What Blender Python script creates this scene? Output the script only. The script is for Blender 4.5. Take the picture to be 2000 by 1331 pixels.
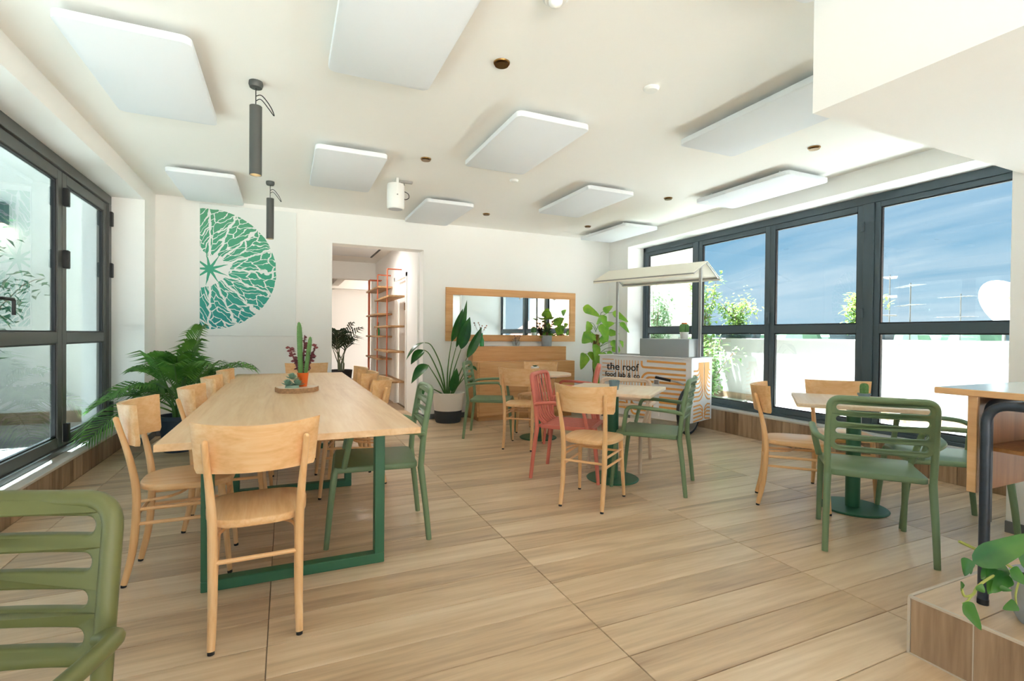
import bpy, bmesh, math, random
from mathutils import Vector, Matrix
random.seed(7)
R = math.radians
for o in list(bpy.data.objects): bpy.data.objects.remove(o)
SC = bpy.context.scene
COL = SC.collection

# ------------------------------------------------------------------ camera
F_PX, YAW, PITCH, ROLL, EYE = 980.47, 0.423516, -0.0104937, 0.00949939, 1.2
fw = Vector((math.sin(YAW)*math.cos(PITCH), math.cos(YAW)*math.cos(PITCH), math.sin(PITCH)))
r0 = Vector((math.cos(YAW), -math.sin(YAW), 0)); u0 = r0.cross(fw)
cr = math.cos(ROLL)*r0 + math.sin(ROLL)*u0; cu = -math.sin(ROLL)*r0 + math.cos(ROLL)*u0
cam_d = bpy.data.cameras.new('camera'); cam = bpy.data.objects.new('camera', cam_d); COL.objects.link(cam)
cam_d.sensor_width = 36; cam_d.lens = F_PX/2000*36; cam_d.clip_start = .02; cam_d.clip_end = 500
m = Matrix((cr, cu, -fw)).transposed().to_4x4(); m.translation = (0, 0, EYE); cam.matrix_world = m
SC.camera = cam

# ------------------------------------------------------------------ view, world, sun
SC.view_settings.view_transform = 'Standard'; SC.view_settings.look = 'None'
SC.view_settings.gamma = 1; SC.view_settings.use_curve_mapping = False
SC.view_settings.exposure = 2.3
cy = SC.cycles
cy.max_bounces = 9; cy.diffuse_bounces = 6; cy.glossy_bounces = 4; cy.transmission_bounces = 6
cy.transparent_max_bounces = 16; cy.sample_clamp_indirect = 12; cy.caustics_reflective = False; cy.caustics_refractive = False
cy.use_denoising = True; cy.blur_glossy = 0.5

SKY_STRENGTH, SUN_STRENGTH = 0.44, 28.0
world = bpy.data.worlds.new('world'); SC.world = world; world.use_nodes = True
nt = world.node_tree; nt.nodes.clear(); N = nt.nodes.new; LK = nt.links.new
def mth(tree, op, a, b=None, c=None, clamp=False):
    n = tree.nodes.new('ShaderNodeMath'); n.operation = op; n.use_clamp = clamp
    for i, v in enumerate((a, b, c)):
        if v is None: continue
        if isinstance(v, (int, float)): n.inputs[i].default_value = v
        else: tree.links.new(v, n.inputs[i])
    return n.outputs[0]
def ramp(tree, fac, stops, mode='LINEAR'):
    n = tree.nodes.new('ShaderNodeValToRGB'); n.color_ramp.interpolation = mode
    e = n.color_ramp.elements
    while len(e) < len(stops): e.new(1)
    for k, (p, c) in enumerate(stops):
        e[k].position = p; e[k].color = (*c[:3], 1)
    tree.links.new(fac, n.inputs[0]); return n.outputs[0]
tc = N('ShaderNodeTexCoord'); sp = N('ShaderNodeSeparateXYZ'); LK(tc.outputs['Generated'], sp.inputs[0])
zz = mth(nt, 'MAXIMUM', sp.outputs[2], 0.0)
base = ramp(nt, zz, [(0, (.46, .66, .78)), (.12, (.34, .58, .76)), (.35, (.19, .44, .70)), (1, (.10, .28, .58))])
den = mth(nt, 'ADD', zz, .12)
cx_ = mth(nt, 'DIVIDE', sp.outputs[0], den); cy_ = mth(nt, 'DIVIDE', sp.outputs[1], den)
cmb = N('ShaderNodeCombineXYZ'); LK(mth(nt, 'MULTIPLY', cx_, .55), cmb.inputs[0]); LK(mth(nt, 'MULTIPLY', cy_, .16), cmb.inputs[1])
nz = N('ShaderNodeTexNoise'); nz.inputs['Scale'].default_value = 1.6; nz.inputs['Detail'].default_value = 7; nz.inputs['Roughness'].default_value = .62
nz.inputs['Distortion'].default_value = .6; LK(cmb.outputs[0], nz.inputs['Vector'])
cl = ramp(nt, nz.outputs[0], [(.40, (0, 0, 0)), (.66, (1, 1, 1))])
mx = N('ShaderNodeMixRGB'); LK(mth(nt, 'MULTIPLY', cl, .85), mx.inputs[0]); LK(base, mx.inputs[1]); mx.inputs[2].default_value = (.86, .91, .95, 1)
gr = N('ShaderNodeMixRGB'); LK(mth(nt, 'LESS_THAN', sp.outputs[2], -.004), gr.inputs[0]); LK(mx.outputs[0], gr.inputs[1]); gr.inputs[2].default_value = (.42, .42, .38, 1)
bg = N('ShaderNodeBackground'); LK(gr.outputs[0], bg.inputs[0]); bg.inputs[1].default_value = SKY_STRENGTH
wo = N('ShaderNodeOutputWorld'); LK(bg.outputs[0], wo.inputs[0])

to_sun = Vector((-.12, .32, .94)).normalized()
sun_d = bpy.data.lights.new('sun', 'SUN'); sun_d.energy = SUN_STRENGTH; sun_d.angle = R(.6); sun_d.color = (.915, .955, 1.0)
sun = bpy.data.objects.new('sun', sun_d); COL.objects.link(sun); sun.location = to_sun*30
sun.rotation_euler = (-to_sun).to_track_quat('-Z', 'Y').to_euler()

# ------------------------------------------------------------------ materials
def lin(*c):
    return tuple(((v/255)/12.92 if v/255 <= .04045 else ((v/255+.055)/1.055)**2.4) for v in c)
MATS = {}
def mat(name, col, rough=.5, metal=0, spec=.5, bump=0, bscale=200, var=0, vscale=8, trans=0, emit=None, estr=0, coat=0, sheen=0):
    if name in MATS: return MATS[name]
    M = bpy.data.materials.new(name); M.use_nodes = True; t = M.node_tree; b = t.nodes['Principled BSDF']
    c = lin(*col); b.inputs['Base Color'].default_value = (*c, 1); b.inputs['Roughness'].default_value = rough
    b.inputs['Metallic'].default_value = metal; b.inputs['Specular IOR Level'].default_value = spec
    b.inputs['Coat Weight'].default_value = coat
    if emit: b.inputs['Emission Color'].default_value = (*lin(*emit), 1); b.inputs['Emission Strength'].default_value = estr
    if var or bump:
        tcn = t.nodes.new('ShaderNodeTexCoord')
    if var:
        n = t.nodes.new('ShaderNodeTexNoise'); n.inputs['Scale'].default_value = vscale; n.inputs['Detail'].default_value = 4
        t.links.new(tcn.outputs['Object'], n.inputs['Vector'])
        lo = tuple(max(0, v*(1-var)) for v in c); hi = tuple(min(1, v*(1+var)) for v in c)
        t.links.new(ramp(t, n.outputs[0], [(.3, lo), (.7, hi)]), b.inputs['Base Color'])
    if bump:
        n = t.nodes.new('ShaderNodeTexNoise'); n.inputs['Scale'].default_value = bscale; n.inputs['Detail'].default_value = 3
        t.links.new(tcn.outputs['Object'], n.inputs['Vector'])
        bp = t.nodes.new('ShaderNodeBump'); bp.inputs['Strength'].default_value = bump; bp.inputs['Distance'].default_value = .002
        t.links.new(n.outputs[0], bp.inputs['Height']); t.links.new(bp.outputs[0], b.inputs['Normal'])
    MATS[name] = M; return M
def wood(name, dark, mid, light, axis='x', scale=1.0, rough=.45, contrast=1.0, rnd=0.0, spec=.4, bump=.15):
    """wood grain that runs along one local axis; rnd shifts tone and figure from piece to piece"""
    if name in MATS: return MATS[name]
    M = bpy.data.materials.new(name); M.use_nodes = True; t = M.node_tree; b = t.nodes['Principled BSDF']
    tcn = t.nodes.new('ShaderNodeTexCoord'); mp = t.nodes.new('ShaderNodeMapping')
    s = {'x': (1.1, 16, 16), 'y': (16, 1.1, 16), 'z': (16, 16, 1.1)}[axis]
    mp.inputs['Scale'].default_value = tuple(v*scale for v in s)
    t.links.new(tcn.outputs['Object'], mp.inputs['Vector'])
    if rnd:
        oi = t.nodes.new('ShaderNodeObjectInfo'); vm = t.nodes.new('ShaderNodeVectorMath'); vm.operation = 'ADD'
        cb = t.nodes.new('ShaderNodeCombineXYZ')
        for i, k in enumerate((37.0, 71.0, 13.0)): t.links.new(mth(t, 'MULTIPLY', oi.outputs['Random'], k), cb.inputs[i])
        t.links.new(mp.outputs[0], vm.inputs[0]); t.links.new(cb.outputs[0], vm.inputs[1]); vec = vm.outputs[0]
    else: vec = mp.outputs[0]
    n1 = t.nodes.new('ShaderNodeTexNoise'); n1.inputs['Scale'].default_value = 1.0; n1.inputs['Detail'].default_value = 6; n1.inputs['Roughness'].default_value = .6; n1.inputs['Distortion'].default_value = .8
    n2 = t.nodes.new('ShaderNodeTexNoise'); n2.inputs['Scale'].default_value = 5.0; n2.inputs['Detail'].default_value = 4
    t.links.new(vec, n1.inputs['Vector']); t.links.new(vec, n2.inputs['Vector'])
    f = mth(t, 'ADD', mth(t, 'MULTIPLY', n1.outputs[0], .72), mth(t, 'MULTIPLY', n2.outputs[0], .28))
    if rnd:
        f = mth(t, 'ADD', f, mth(t, 'MULTIPLY', mth(t, 'SUBTRACT', oi.outputs['Random'], .5), rnd))
    w = .17/contrast
    c = ramp(t, f, [(.5-w, lin(*dark)), (.5, lin(*mid)), (.5+w, lin(*light))])
    t.links.new(c, b.inputs['Base Color']); b.inputs['Roughness'].default_value = rough; b.inputs['Specular IOR Level'].default_value = spec
    if bump:
        bp = t.nodes.new('ShaderNodeBump'); bp.inputs['Strength'].default_value = bump; bp.inputs['Distance'].default_value = .001
        t.links.new(n2.outputs[0], bp.inputs['Height']); t.links.new(bp.outputs[0], b.inputs['Normal'])
    MATS[name] = M; return M
def glass(name, tint, refl=1.0):
    M = bpy.data.materials.new(name); M.use_nodes = True; t = M.node_tree; t.nodes.clear()
    tr = t.nodes.new('ShaderNodeBsdfTransparent'); tr.inputs[0].default_value = (*tint, 1)
    gl = t.nodes.new('ShaderNodeBsdfGlossy'); gl.inputs['Roughness'].default_value = 0.0
    lw = t.nodes.new('ShaderNodeLayerWeight'); lw.inputs[0].default_value = .5
    fr_ = mth(t, 'ADD', .04, mth(t, 'MULTIPLY', mth(t, 'POWER', lw.outputs['Facing'], 5.0), .8))
    mxs = t.nodes.new('ShaderNodeMixShader'); t.links.new(mth(t, 'MULTIPLY', fr_, refl, clamp=True), mxs.inputs[0])
    t.links.new(tr.outputs[0], mxs.inputs[1]); t.links.new(gl.outputs[0], mxs.inputs[2])
    o = t.nodes.new('ShaderNodeOutputMaterial'); t.links.new(mxs.outputs[0], o.inputs[0]); MATS[name] = M; return M
def leafmat(name, a, b_, rough=.45):
    if name in MATS: return MATS[name]
    M = bpy.data.materials.new(name); M.use_nodes = True; t = M.node_tree; b = t.nodes['Principled BSDF']
    tcn = t.nodes.new('ShaderNodeTexCoord'); n = t.nodes.new('ShaderNodeTexNoise'); n.inputs['Scale'].default_value = 7; n.inputs['Detail'].default_value = 3
    t.links.new(tcn.outputs['Object'], n.inputs['Vector'])
    t.links.new(ramp(t, n.outputs[0], [(.32, lin(*a)), (.68, lin(*b_))]), b.inputs['Base Color'])
    b.inputs['Roughness'].default_value = rough
    out = [x for x in t.nodes if x.type == 'OUTPUT_MATERIAL'][0]
    tl = t.nodes.new('ShaderNodeBsdfTranslucent'); tl.inputs[0].default_value = (*lin(*b_), 1)
    ms = t.nodes.new('ShaderNodeMixShader'); ms.inputs[0].default_value = .25
    t.links.new(b.outputs[0], ms.inputs[1]); t.links.new(tl.outputs[0], ms.inputs[2]); t.links.new(ms.outputs[0], out.inputs[0])
    MATS[name] = M; return M

WHITE = mat('wall_white', (246, 245, 242), .9, bump=.03, bscale=60)
CEIL = mat('ceiling_white', (247, 245, 240), .95)
ACOU = mat('acoustic_felt', (232, 236, 240), .95, bump=.25, bscale=500)
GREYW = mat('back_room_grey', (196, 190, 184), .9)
SOFFIT = WHITE
FRAME = mat('window_aluminium', (76, 90, 98), .4, metal=.1)
FRAMEL = mat('window_aluminium_warm', (88, 90, 88), .4, metal=.1)
BLACK = mat('black_plastic', (24, 24, 25), .45)
GLASS_R = glass('window_glass', (.62, .67, .69), 1.0)
GLASS_L = glass('window_glass_left', (.50, .57, .585), 1.2)
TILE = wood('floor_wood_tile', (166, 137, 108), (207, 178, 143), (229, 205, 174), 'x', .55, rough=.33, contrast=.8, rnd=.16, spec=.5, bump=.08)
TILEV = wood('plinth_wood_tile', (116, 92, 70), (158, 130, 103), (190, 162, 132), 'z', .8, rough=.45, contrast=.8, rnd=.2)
GROUT = mat('grout', (140, 122, 100), .9)
EDGE = mat('tile_edge_trim', (205, 192, 174), .6)
SILL = mat('stone_sill', (214, 208, 198), .5, var=.06, vscale=12)
SKIRT = mat('skirting_grey', (120, 122, 124), .6)
OAK = wood('table_oak', (218, 172, 122), (232, 192, 146), (241, 208, 168), 'y', .8, rough=.42, contrast=.8)
OAKX = wood('cabinet_oak', (206, 148, 92), (222, 168, 112), (233, 186, 134), 'x', .7, rough=.5, contrast=.9)
PALEOAK = wood('pale_table_oak', (222, 190, 156), (233, 207, 178), (241, 221, 197), 'x', .8, rough=.35, contrast=.8)
BEECHX = wood('beech_x', (224, 170, 112), (238, 190, 136), (246, 208, 160), 'x', 1.2, rough=.38, contrast=.9, rnd=.06)
BEECHY = wood('beech_y', (224, 170, 112), (238, 190, 136), (246, 208, 160), 'y', 1.2, rough=.38, contrast=.9, rnd=.06)
BEECHZ = wood('beech_z', (222, 168, 110), (236, 188, 134), (245, 206, 158), 'z', 1.0, rough=.38, contrast=.9, rnd=.06)
DESKW = wood('desk_wood', (126, 80, 40), (154, 104, 58), (176, 126, 76), 'z', .6, rough=.4)
DESKX = wood('desk_top_wood', (196, 148, 98), (212, 166, 116), (226, 184, 138), 'y', .6, rough=.3)
SHELFW = wood('shelf_wood', (150, 112, 72), (182, 142, 98), (204, 168, 124), 'y', 1, rough=.5)
GREENP = mat('green_plastic', (116, 140, 102), .42, var=.03, vscale=3)
OLIVEP = mat('olive_plastic', (104, 106, 60), .42, var=.03, vscale=3)
REDP = mat('coral_plastic', (220, 122, 104), .45)
GREENM = mat('green_steel', (54, 108, 76), .42)
STEEL = mat('stainless_steel', (186, 188, 190), .28, metal=.9)
GREYM = mat('grey_steel', (168, 166, 162), .4, metal=.5)
CARTW = mat('cart_white', (238, 238, 240), .45)
ORANGE = mat('print_orange', (238, 172, 96), .6)
INK = mat('print_black', (28, 27, 27), .6)
CANVAS = mat('awning_canvas', (250, 244, 230), .85, bump=.2, bscale=700)
TUBEB = mat('blue_grey_tube', (54, 62, 72), .35, metal=.3, var=.15, vscale=30)
PENDM = mat('pendant_dark', (84, 86, 84), .5, metal=.3)
GOLD = mat('downlight_gold', (150, 112, 60), .35, metal=.8)
WPLAS = mat('white_plastic', (240, 240, 236), .4)
COPPER = mat('orange_red_tube', (186, 96, 62), .45)
BASKW = mat('basket_white', (232, 224, 214), .95, bump=.6, bscale=160)
BASKB = mat('basket_charcoal', (58, 60, 62), .95, bump=.6, bscale=160)
NAVYPOT = mat('navy_pot', (52, 66, 84), .5)
GREYPOT = mat('grey_pot', (162, 168, 174), .6, var=.08, vscale=20)
TEALPOT = mat('blue_grey_pot', (118, 140, 148), .6)
ORPOT = mat('orange_pot', (236, 106, 30), .4)
SOIL = mat('soil', (62, 48, 38), .95)
BOTTLE = mat('green_bottle_glass', (44, 146, 76), .08, spec=.8)
CLEARG = glass('clear_glass', (.93, .95, .95), 1.5)
MIRROR = mat('mirror_silver', (238, 242, 242), .01, metal=1)
PALM = leafmat('palm_leaf', (42, 104, 42), (110, 162, 66))
PALMD = leafmat('kentia_leaf', (24, 40, 30), (52, 72, 48))
STRE = leafmat('strelitzia_leaf', (28, 84, 44), (62, 122, 54), .3)
POTH = leafmat('pothos_leaf', (84, 150, 38), (156, 198, 62), .35)
POTHD = leafmat('dark_pothos_leaf', (36, 96, 40), (88, 140, 52), .3)
SUCC = leafmat('succulent_leaf', (128, 168, 150), (176, 204, 184), .5)
CACT = mat('cactus_green', (96, 142, 78), .6, var=.15, vscale=30)
CACTR = mat('cactus_ridge', (188, 200, 140), .6)
PURP = leafmat('purple_spurge_leaf', (96, 44, 56), (140, 70, 74), .5)
JADE = leafmat('jade_leaf', (36, 78, 56), (70, 120, 80), .35)
BUSH = leafmat('citrus_leaf', (86, 128, 62), (164, 190, 92), .5)
BUSHP = leafmat('pale_shrub_leaf', (112, 146, 112), (170, 196, 150), .5)
BARK = mat('bark', (122, 92, 66), .9, bump=.5, bscale=60)
MOSS = mat('coir_pole', (142, 104, 62), .95, bump=.8, bscale=120)
STEMG = mat('green_stem', (84, 124, 58), .5)
STEMY = mat('yellow_stem', (170, 176, 88), .5)
EXTW = mat('exterior_render', (236, 232, 224), .9, bump=.1, bscale=40)
TERR = wood('terrace_plank', (128, 122, 114), (154, 147, 138), (178, 171, 162), 'x', .5, rough=.6, rnd=.1)
TERRP = mat('terrace_pale', (206, 200, 190), .85, var=.05, vscale=4)
ROOFT = mat('roof_tile', (206, 140, 106), .85, var=.2, vscale=14)
FARW = mat('far_building', (226, 220, 210), .9)
FARG = mat('far_tree', (86, 116, 88), .95, var=.3, vscale=.6)
DARKMETAL = mat('dark_planter', (62, 78, 82), .6)
RUST = mat('rust', (200, 130, 86), .8)
DOORW = mat('door_white', (238, 236, 232), .5)
LAMPG = mat('lamp_glow', (255, 226, 178), .5, emit=(255, 214, 150), estr=6)

# ------------------------------------------------------------------ mesh helpers
class MB:
    def __init__(s): s.v = []; s.f = []
    def add(s, v, f):
        o = len(s.v); s.v += [tuple(p) for p in v]; s.f += [tuple(i+o for i in q) for q in f]; return s
    def box(s, a, b, M=None):
        (x0, y0, z0), (x1, y1, z1) = a, b
        v = [(x0,y0,z0),(x1,y0,z0),(x1,y1,z0),(x0,y1,z0),(x0,y0,z1),(x1,y0,z1),(x1,y1,z1),(x0,y1,z1)]
        if M: v = [M @ Vector(p) for p in v]
        return s.add(v, [(3,2,1,0),(4,5,6,7),(0,1,5,4),(1,2,6,5),(2,3,7,6),(3,0,4,7)])
    def bbox(s, a, b, r=.004, M=None):           # box with chamfered edges
        lo = [min(a[i], b[i]) for i in range(3)]; hi = [max(a[i], b[i]) for i in range(3)]
        r = min(r, *[(hi[i]-lo[i])*.45 for i in range(3)])
        bm = bmesh.new(); bmesh.ops.create_cube(bm, size=1)
        for w in bm.verts: w.co = Vector([lo[i]+(w.co[i]+.5)*(hi[i]-lo[i]) for i in range(3)])
        bmesh.ops.bevel(bm, geom=bm.edges[:], offset=r, segments=1, affect='EDGES', profile=.5)
        if M: bm.transform(M)
        bm.verts.index_update(); s.add([w.co[:] for w in bm.verts], [[w.index for w in f.verts] for f in bm.faces]); bm.free(); return s
    def tube(s, pts, rad, n=10, cap=True, sx=1.0, up=None):
        P = [Vector(p) for p in pts]; k = len(P)
        if isinstance(rad, (int, float)): rad = [rad]*k
        T = [(P[min(i+1, k-1)]-P[max(i-1, 0)]).normalized() for i in range(k)]
        a = Vector(up) if up else (Vector((0, 0, 1)) if abs(T[0].z) < .9 else Vector((1, 0, 0)))
        x = (a-T[0]*a.dot(T[0])).normalized(); rings = []
        for i in range(k):
            x = (x-T[i]*x.dot(T[i])).normalized(); y = T[i].cross(x)
            rings.append([P[i]+rad[i]*(math.cos(2*math.pi*j/n)*x+sx*math.sin(2*math.pi*j/n)*y) for j in range(n)])
        v = [p for r in rings for p in r]; f = []
        for i in range(k-1):
            for j in range(n): f.append((i*n+j, i*n+(j+1)%n, (i+1)*n+(j+1)%n, (i+1)*n+j))
        if cap: f.append(tuple(range(n-1, -1, -1))); f.append(tuple((k-1)*n+j for j in range(n)))
        return s.add(v, f)
    def lathe(s, prof, n=24, c=(0, 0, 0), M=None):
        v = []; f = []
        for (r, z) in prof:
            for j in range(n):
                a = 2*math.pi*j/n; p = Vector((c[0]+r*math.cos(a), c[1]+r*math.sin(a), c[2]+z)); v.append(M @ p if M else p)
        for i in range(len(prof)-1):
            for j in range(n): f.append((i*n+j, i*n+(j+1)%n, (i+1)*n+(j+1)%n, (i+1)*n+j))
        if prof[0][0] > 1e-5: f.append(tuple(range(n-1, -1, -1)))
        if prof[-1][0] > 1e-5: f.append(tuple((len(prof)-1)*n+j for j in range(n)))
        return s.add(v, f)
    def prism(s, poly, z0, z1, M=None, bev=0):
        n = len(poly); v = [(x, y, z0) for x, y in poly]+[(x, y, z1) for x, y in poly]
        f = [tuple(range(n-1, -1, -1)), tuple(range(n, 2*n))]+[(i, (i+1)%n, n+(i+1)%n, n+i) for i in range(n)]
        if bev:
            cxm = sum(p[0] for p in poly)/n; cym = sum(p[1] for p in poly)/n
            def ins(d):
                out = []
                for i in range(n):
                    a = Vector(poly[i-1]); b = Vector(poly[i]); c = Vector(poly[(i+1)%n])
                    t = (c-a).normalized() if (c-a).length else Vector((1, 0)); nn = Vector((t.y, -t.x))
                    if nn.dot(b-Vector((cxm, cym))) < 0: nn = -nn
                    out.append(b-nn*d)
                return out
            L = [(0, z0+bev), (0, z1-bev), (bev*.3, z1-bev*.3), (bev, z1)]
            L = [(bev, z0), (bev*.3, z0+bev*.3)]+L
            v = []
            for d, z in L: v += [(p[0], p[1], z) for p in ins(d)]
            k = len(L); f = [tuple(range(n-1, -1, -1)), tuple((k-1)*n+i for i in range(n))]
            for j in range(k-1): f += [(j*n+i, j*n+(i+1)%n, (j+1)*n+(i+1)%n, (j+1)*n+i) for i in range(n)]
        if M: v = [M @ Vector(p) for p in v]
        return s.add(v, f)
    def ball(s, c, r, n=10, sc=(1, 1, 1), M=None):
        k = max(4, n//2); v = []; f = []
        prof = [(math.sin(math.pi*i/k)*r, -math.cos(math.pi*i/k)*r) for i in range(k+1)]
        for (rr, z) in prof:
            for j in range(n):
                a = 2*math.pi*j/n; p = Vector((rr*math.cos(a)*sc[0], rr*math.sin(a)*sc[1], z*sc[2])); p = (M @ p if M else p)+Vector(c); v.append(p)
        for i in range(k):
            for j in range(n): f.append((i*n+j, i*n+(j+1)%n, (i+1)*n+(j+1)%n, (i+1)*n+j))
        return s.add(v, f)
    def ribbon(s, pts, w, d=.0015, normal=(0, 0, 1)):
        """flat printed stripe: pts in the plane, width w, thickness d along normal"""
        nn = Vector(normal); P = [Vector(p) for p in pts]; v = []; f = []
        for i in range(len(P)):
            t = (P[min(i+1, len(P)-1)]-P[max(i-1, 0)]).normalized(); b = nn.cross(t)*w/2
            v += [P[i]-b, P[i]+b, P[i]+b+nn*d, P[i]-b+nn*d]
        for i in range(len(P)-1):
            for j in range(4): f.append((4*i+j, 4*i+(j+1)%4, 4*i+4+(j+1)%4, 4*i+4+j))
        f += [(3, 2, 1, 0), tuple(4*(len(P)-1)+j for j in range(4))]
        return s.add(v, f)
    def mesh(s, name, m, smooth=35):
        me = bpy.data.meshes.new(name); me.from_pydata([tuple(p) for p in s.v], [], s.f); me.update()
        bm = bmesh.new(); bm.from_mesh(me); bmesh.ops.recalc_face_normals(bm, faces=bm.faces[:]); bm.to_mesh(me); bm.free()
        if m: me.materials.append(m)
        if smooth:
            me.shade_smooth(); me.set_sharp_from_angle(angle=R(smooth))
        return me
    def obj(s, name, m, parent=None, smooth=35, loc=None, rot=None):
        o = bpy.data.objects.new(name, s.mesh(name, m, smooth)); COL.objects.link(o)
        if parent: o.parent = parent
        if loc: o.location = loc
        if rot: o.rotation_euler = rot
        return o
def top(o, label, cat, group=None):
    o['label'] = label; o['category'] = cat
    if group: o['group'] = group
    return o
def thing(name, label, cat, loc=(0, 0, 0), rz=0, group=None):
    o = bpy.data.objects.new(name, None); COL.objects.link(o); o.empty_display_size = .1
    o.location = loc; o.rotation_euler = (0, 0, rz); return top(o, label, cat, group)
def struct(o, label=None):
    o['kind'] = 'structure'
    if label: o['label'] = label
    return o
def dup(root, loc, rz, label, group=None, z=None):
    def cp(o, par):
        c = o.copy(); COL.objects.link(c); c.parent = par
        for ch in list(o.children): cp(ch, c)
        return c
    c = cp(root, None); c.location = loc; c.rotation_euler = (0, 0, rz); c['label'] = label
    if group: c['group'] = group
    return c
def arc(c, r, a0, a1, n):
    return [(c[0]+r*math.cos(R(a0+(a1-a0)*i/n)), c[1]+r*math.sin(R(a0+(a1-a0)*i/n))) for i in range(n+1)]
def rrect(x0, y0, x1, y1, r, n=5):
    return arc((x1-r, y1-r), r, 0, 90, n)+arc((x0+r, y1-r), r, 90, 180, n)+arc((x0+r, y0+r), r, 180, 270, n)+arc((x1-r, y0+r), r, 270, 360, n)
def smooth_path(pts, n=6):
    """Catmull-Rom through the given points"""
    P = [Vector(p) for p in pts]; out = []
    for i in range(len(P)-1):
        a = P[max(i-1, 0)]; b = P[i]; c = P[i+1]; d = P[min(i+2, len(P)-1)]
        for k in range(n):
            t = k/n; out.append(.5*((2*b)+(c-a)*t+(2*a-5*b+4*c-d)*t*t+(3*b-a-3*c+d)*t**3))
    out.append(P[-1]); return out
def fillet(pts, r, n=6):
    """polyline with rounded corners"""
    P = [Vector(p) for p in pts]; out = [P[0]]
    for i in range(1, len(P)-1):
        a = (P[i-1]-P[i]); b = (P[i+1]-P[i]); d = min(r, a.length*.49, b.length*.49); a.normalize(); b.normalize()
        s_, e_ = P[i]+a*d, P[i]+b*d
        for k in range(n+1):
            t = k/n; out.append(s_*(1-t)**2+P[i]*2*t*(1-t)+e_*t*t)
    out.append(P[-1]); return out

# ------------------------------------------------------------------ the room
YB, CZ, XL, XR = 6.956, 2.78, -1.37, 4.89
Y0 = -3.4                                          # rear end of the room, behind the viewer
floor = struct(MB().box((-1.9, Y0, -.12), (5.3, 11.2, -.006)).obj('floor', GROUT), 'floor of long wood-look tiles')
xs = [-1.54, -1.30, -.06, 1.18, 2.42, 3.66, 4.90, 5.05]; G = .0018
tile_me = {}
def tiles(ya, yb, par, name='floor_tile'):
    for i in range(len(xs)-1):
        w = round(xs[i+1]-xs[i], 3); k = (w, round(yb-ya, 3))
        if k not in tile_me:
            tile_me[k] = MB().bbox((G, G, -.008), (w-G, yb-ya-G, 0), .0015).mesh('floor_tile', TILE)
        o = bpy.data.objects.new(name, tile_me[k]); COL.objects.link(o); o.parent = par; o.location = (xs[i], ya, 0)
y = .52
while y < 6.9:
    yn = y+.2 if y+.2 < 6.93 else YB
    tiles(y, yn, floor); y = yn
t = MB()
for ya in [Y0+.2*i for i in range(int((.52-Y0)/.2)+1)]:
    for i in range(len(xs)-1): t.box((xs[i]+G, ya+G, -.008), (xs[i+1]-G, min(ya+.2, .52)-G, 0))
o = t.obj('floor_tile_field', TILE, floor); o['kind'] = 'stuff'
t = MB()
for k in range(21): 
    for x0_, x1_ in ((-.2, 1.04), (1.04, 1.76)): t.box((x0_+G, YB+.2*k+G, -.008), (x1_-G, YB+.2*k+.2-G, 0))
o = t.obj('corridor_tile_field', TILE, floor); o['kind'] = 'stuff'

# back wall with the corridor opening
wb = MB().box((-1.9, YB, 0), (.549, YB+.24, CZ)).box((1.762, YB, 0), (5.6, YB+.24, CZ)).box((.549, YB, 2.385), (1.762, YB+.24, CZ))
struct(wb.obj('wall_back', WHITE))
# left wall: pier at the far end, beam over the folding doors
wl = MB().box((-1.9, 6.48, 0), (XL, YB, CZ)).box((-1.9, Y0, 2.6), (XL, 6.48, CZ)).box((-1.9, Y0, 0), (XL, -2.2, 2.6))
struct(wl.obj('wall_left', WHITE))
# right wall: pier at the far end, beam over the windows
wr = MB().box((XR, 6.45, 0), (5.35, YB, CZ)).box((XR, Y0, 2.6), (5.35, 6.45, CZ)).box((XR, Y0, 0), (5.35, -1.6, 2.6))
struct(wr.obj('wall_right', WHITE))
# rear of the room, behind the viewer: assumed wall, its wide opening added to admit daylight
wq = MB().box((-1.9, Y0-.25, 0), (-1.2, Y0, CZ)).box((4.4, Y0-.25, 0), (5.35, Y0, CZ)).box((-1.2, Y0-.25, 2.3), (4.4, Y0, CZ))
struct(wq.obj('wall_rear', WHITE))
struct(MB().box((2.155, -1.75, 0), (XR, -1.6, CZ-.001)).obj('wall_rear_light_stop', WHITE))  # unseen wall added to keep rear daylight off the bulkhead
struct(MB().box((-1.9, Y0-.25, CZ), (5.35, YB+.24, CZ+.3)).obj('ceiling', CEIL))
# dropped box and partition at the right
struct(MB().box((2.155, -1.6, 2.21), (5.0, 1.516, CZ-.001)).obj('ceiling_bulkhead', WHITE), 'dropped ceiling box')
struct(MB().box((4.114, 1.42, 0), (5.35, 1.58, CZ-.001)).obj('wall_partition', WHITE))
# skirting
sk = MB().box((-1.37, YB-.012, 0), (.549, YB, .07)).box((1.762, YB-.012, 0), (XR, YB, .07)).box((.549-.001, YB, 0), (.561, YB+.24, .07)).box((1.75, YB, 0), (1.763, YB+.24, .07))
struct(sk.obj('baseboard_back', SKIRT))
struct(MB().box((-1.37, 6.48, 0), (-1.358, YB, .07)).box((-1.53, 6.468, 0), (-1.358, 6.48, .07)).obj('baseboard_left', SKIRT))
struct(MB().box((XR-.012, 6.45, 0), (XR, YB, .07)).obj('baseboard_right', SKIRT))
struct(MB().box((4.102, 1.408, 0), (5.3, 1.42, .07)).box((4.102, 1.408, 0), (4.114, 1.58, .07)).obj('baseboard_partition', SKIRT))

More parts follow.
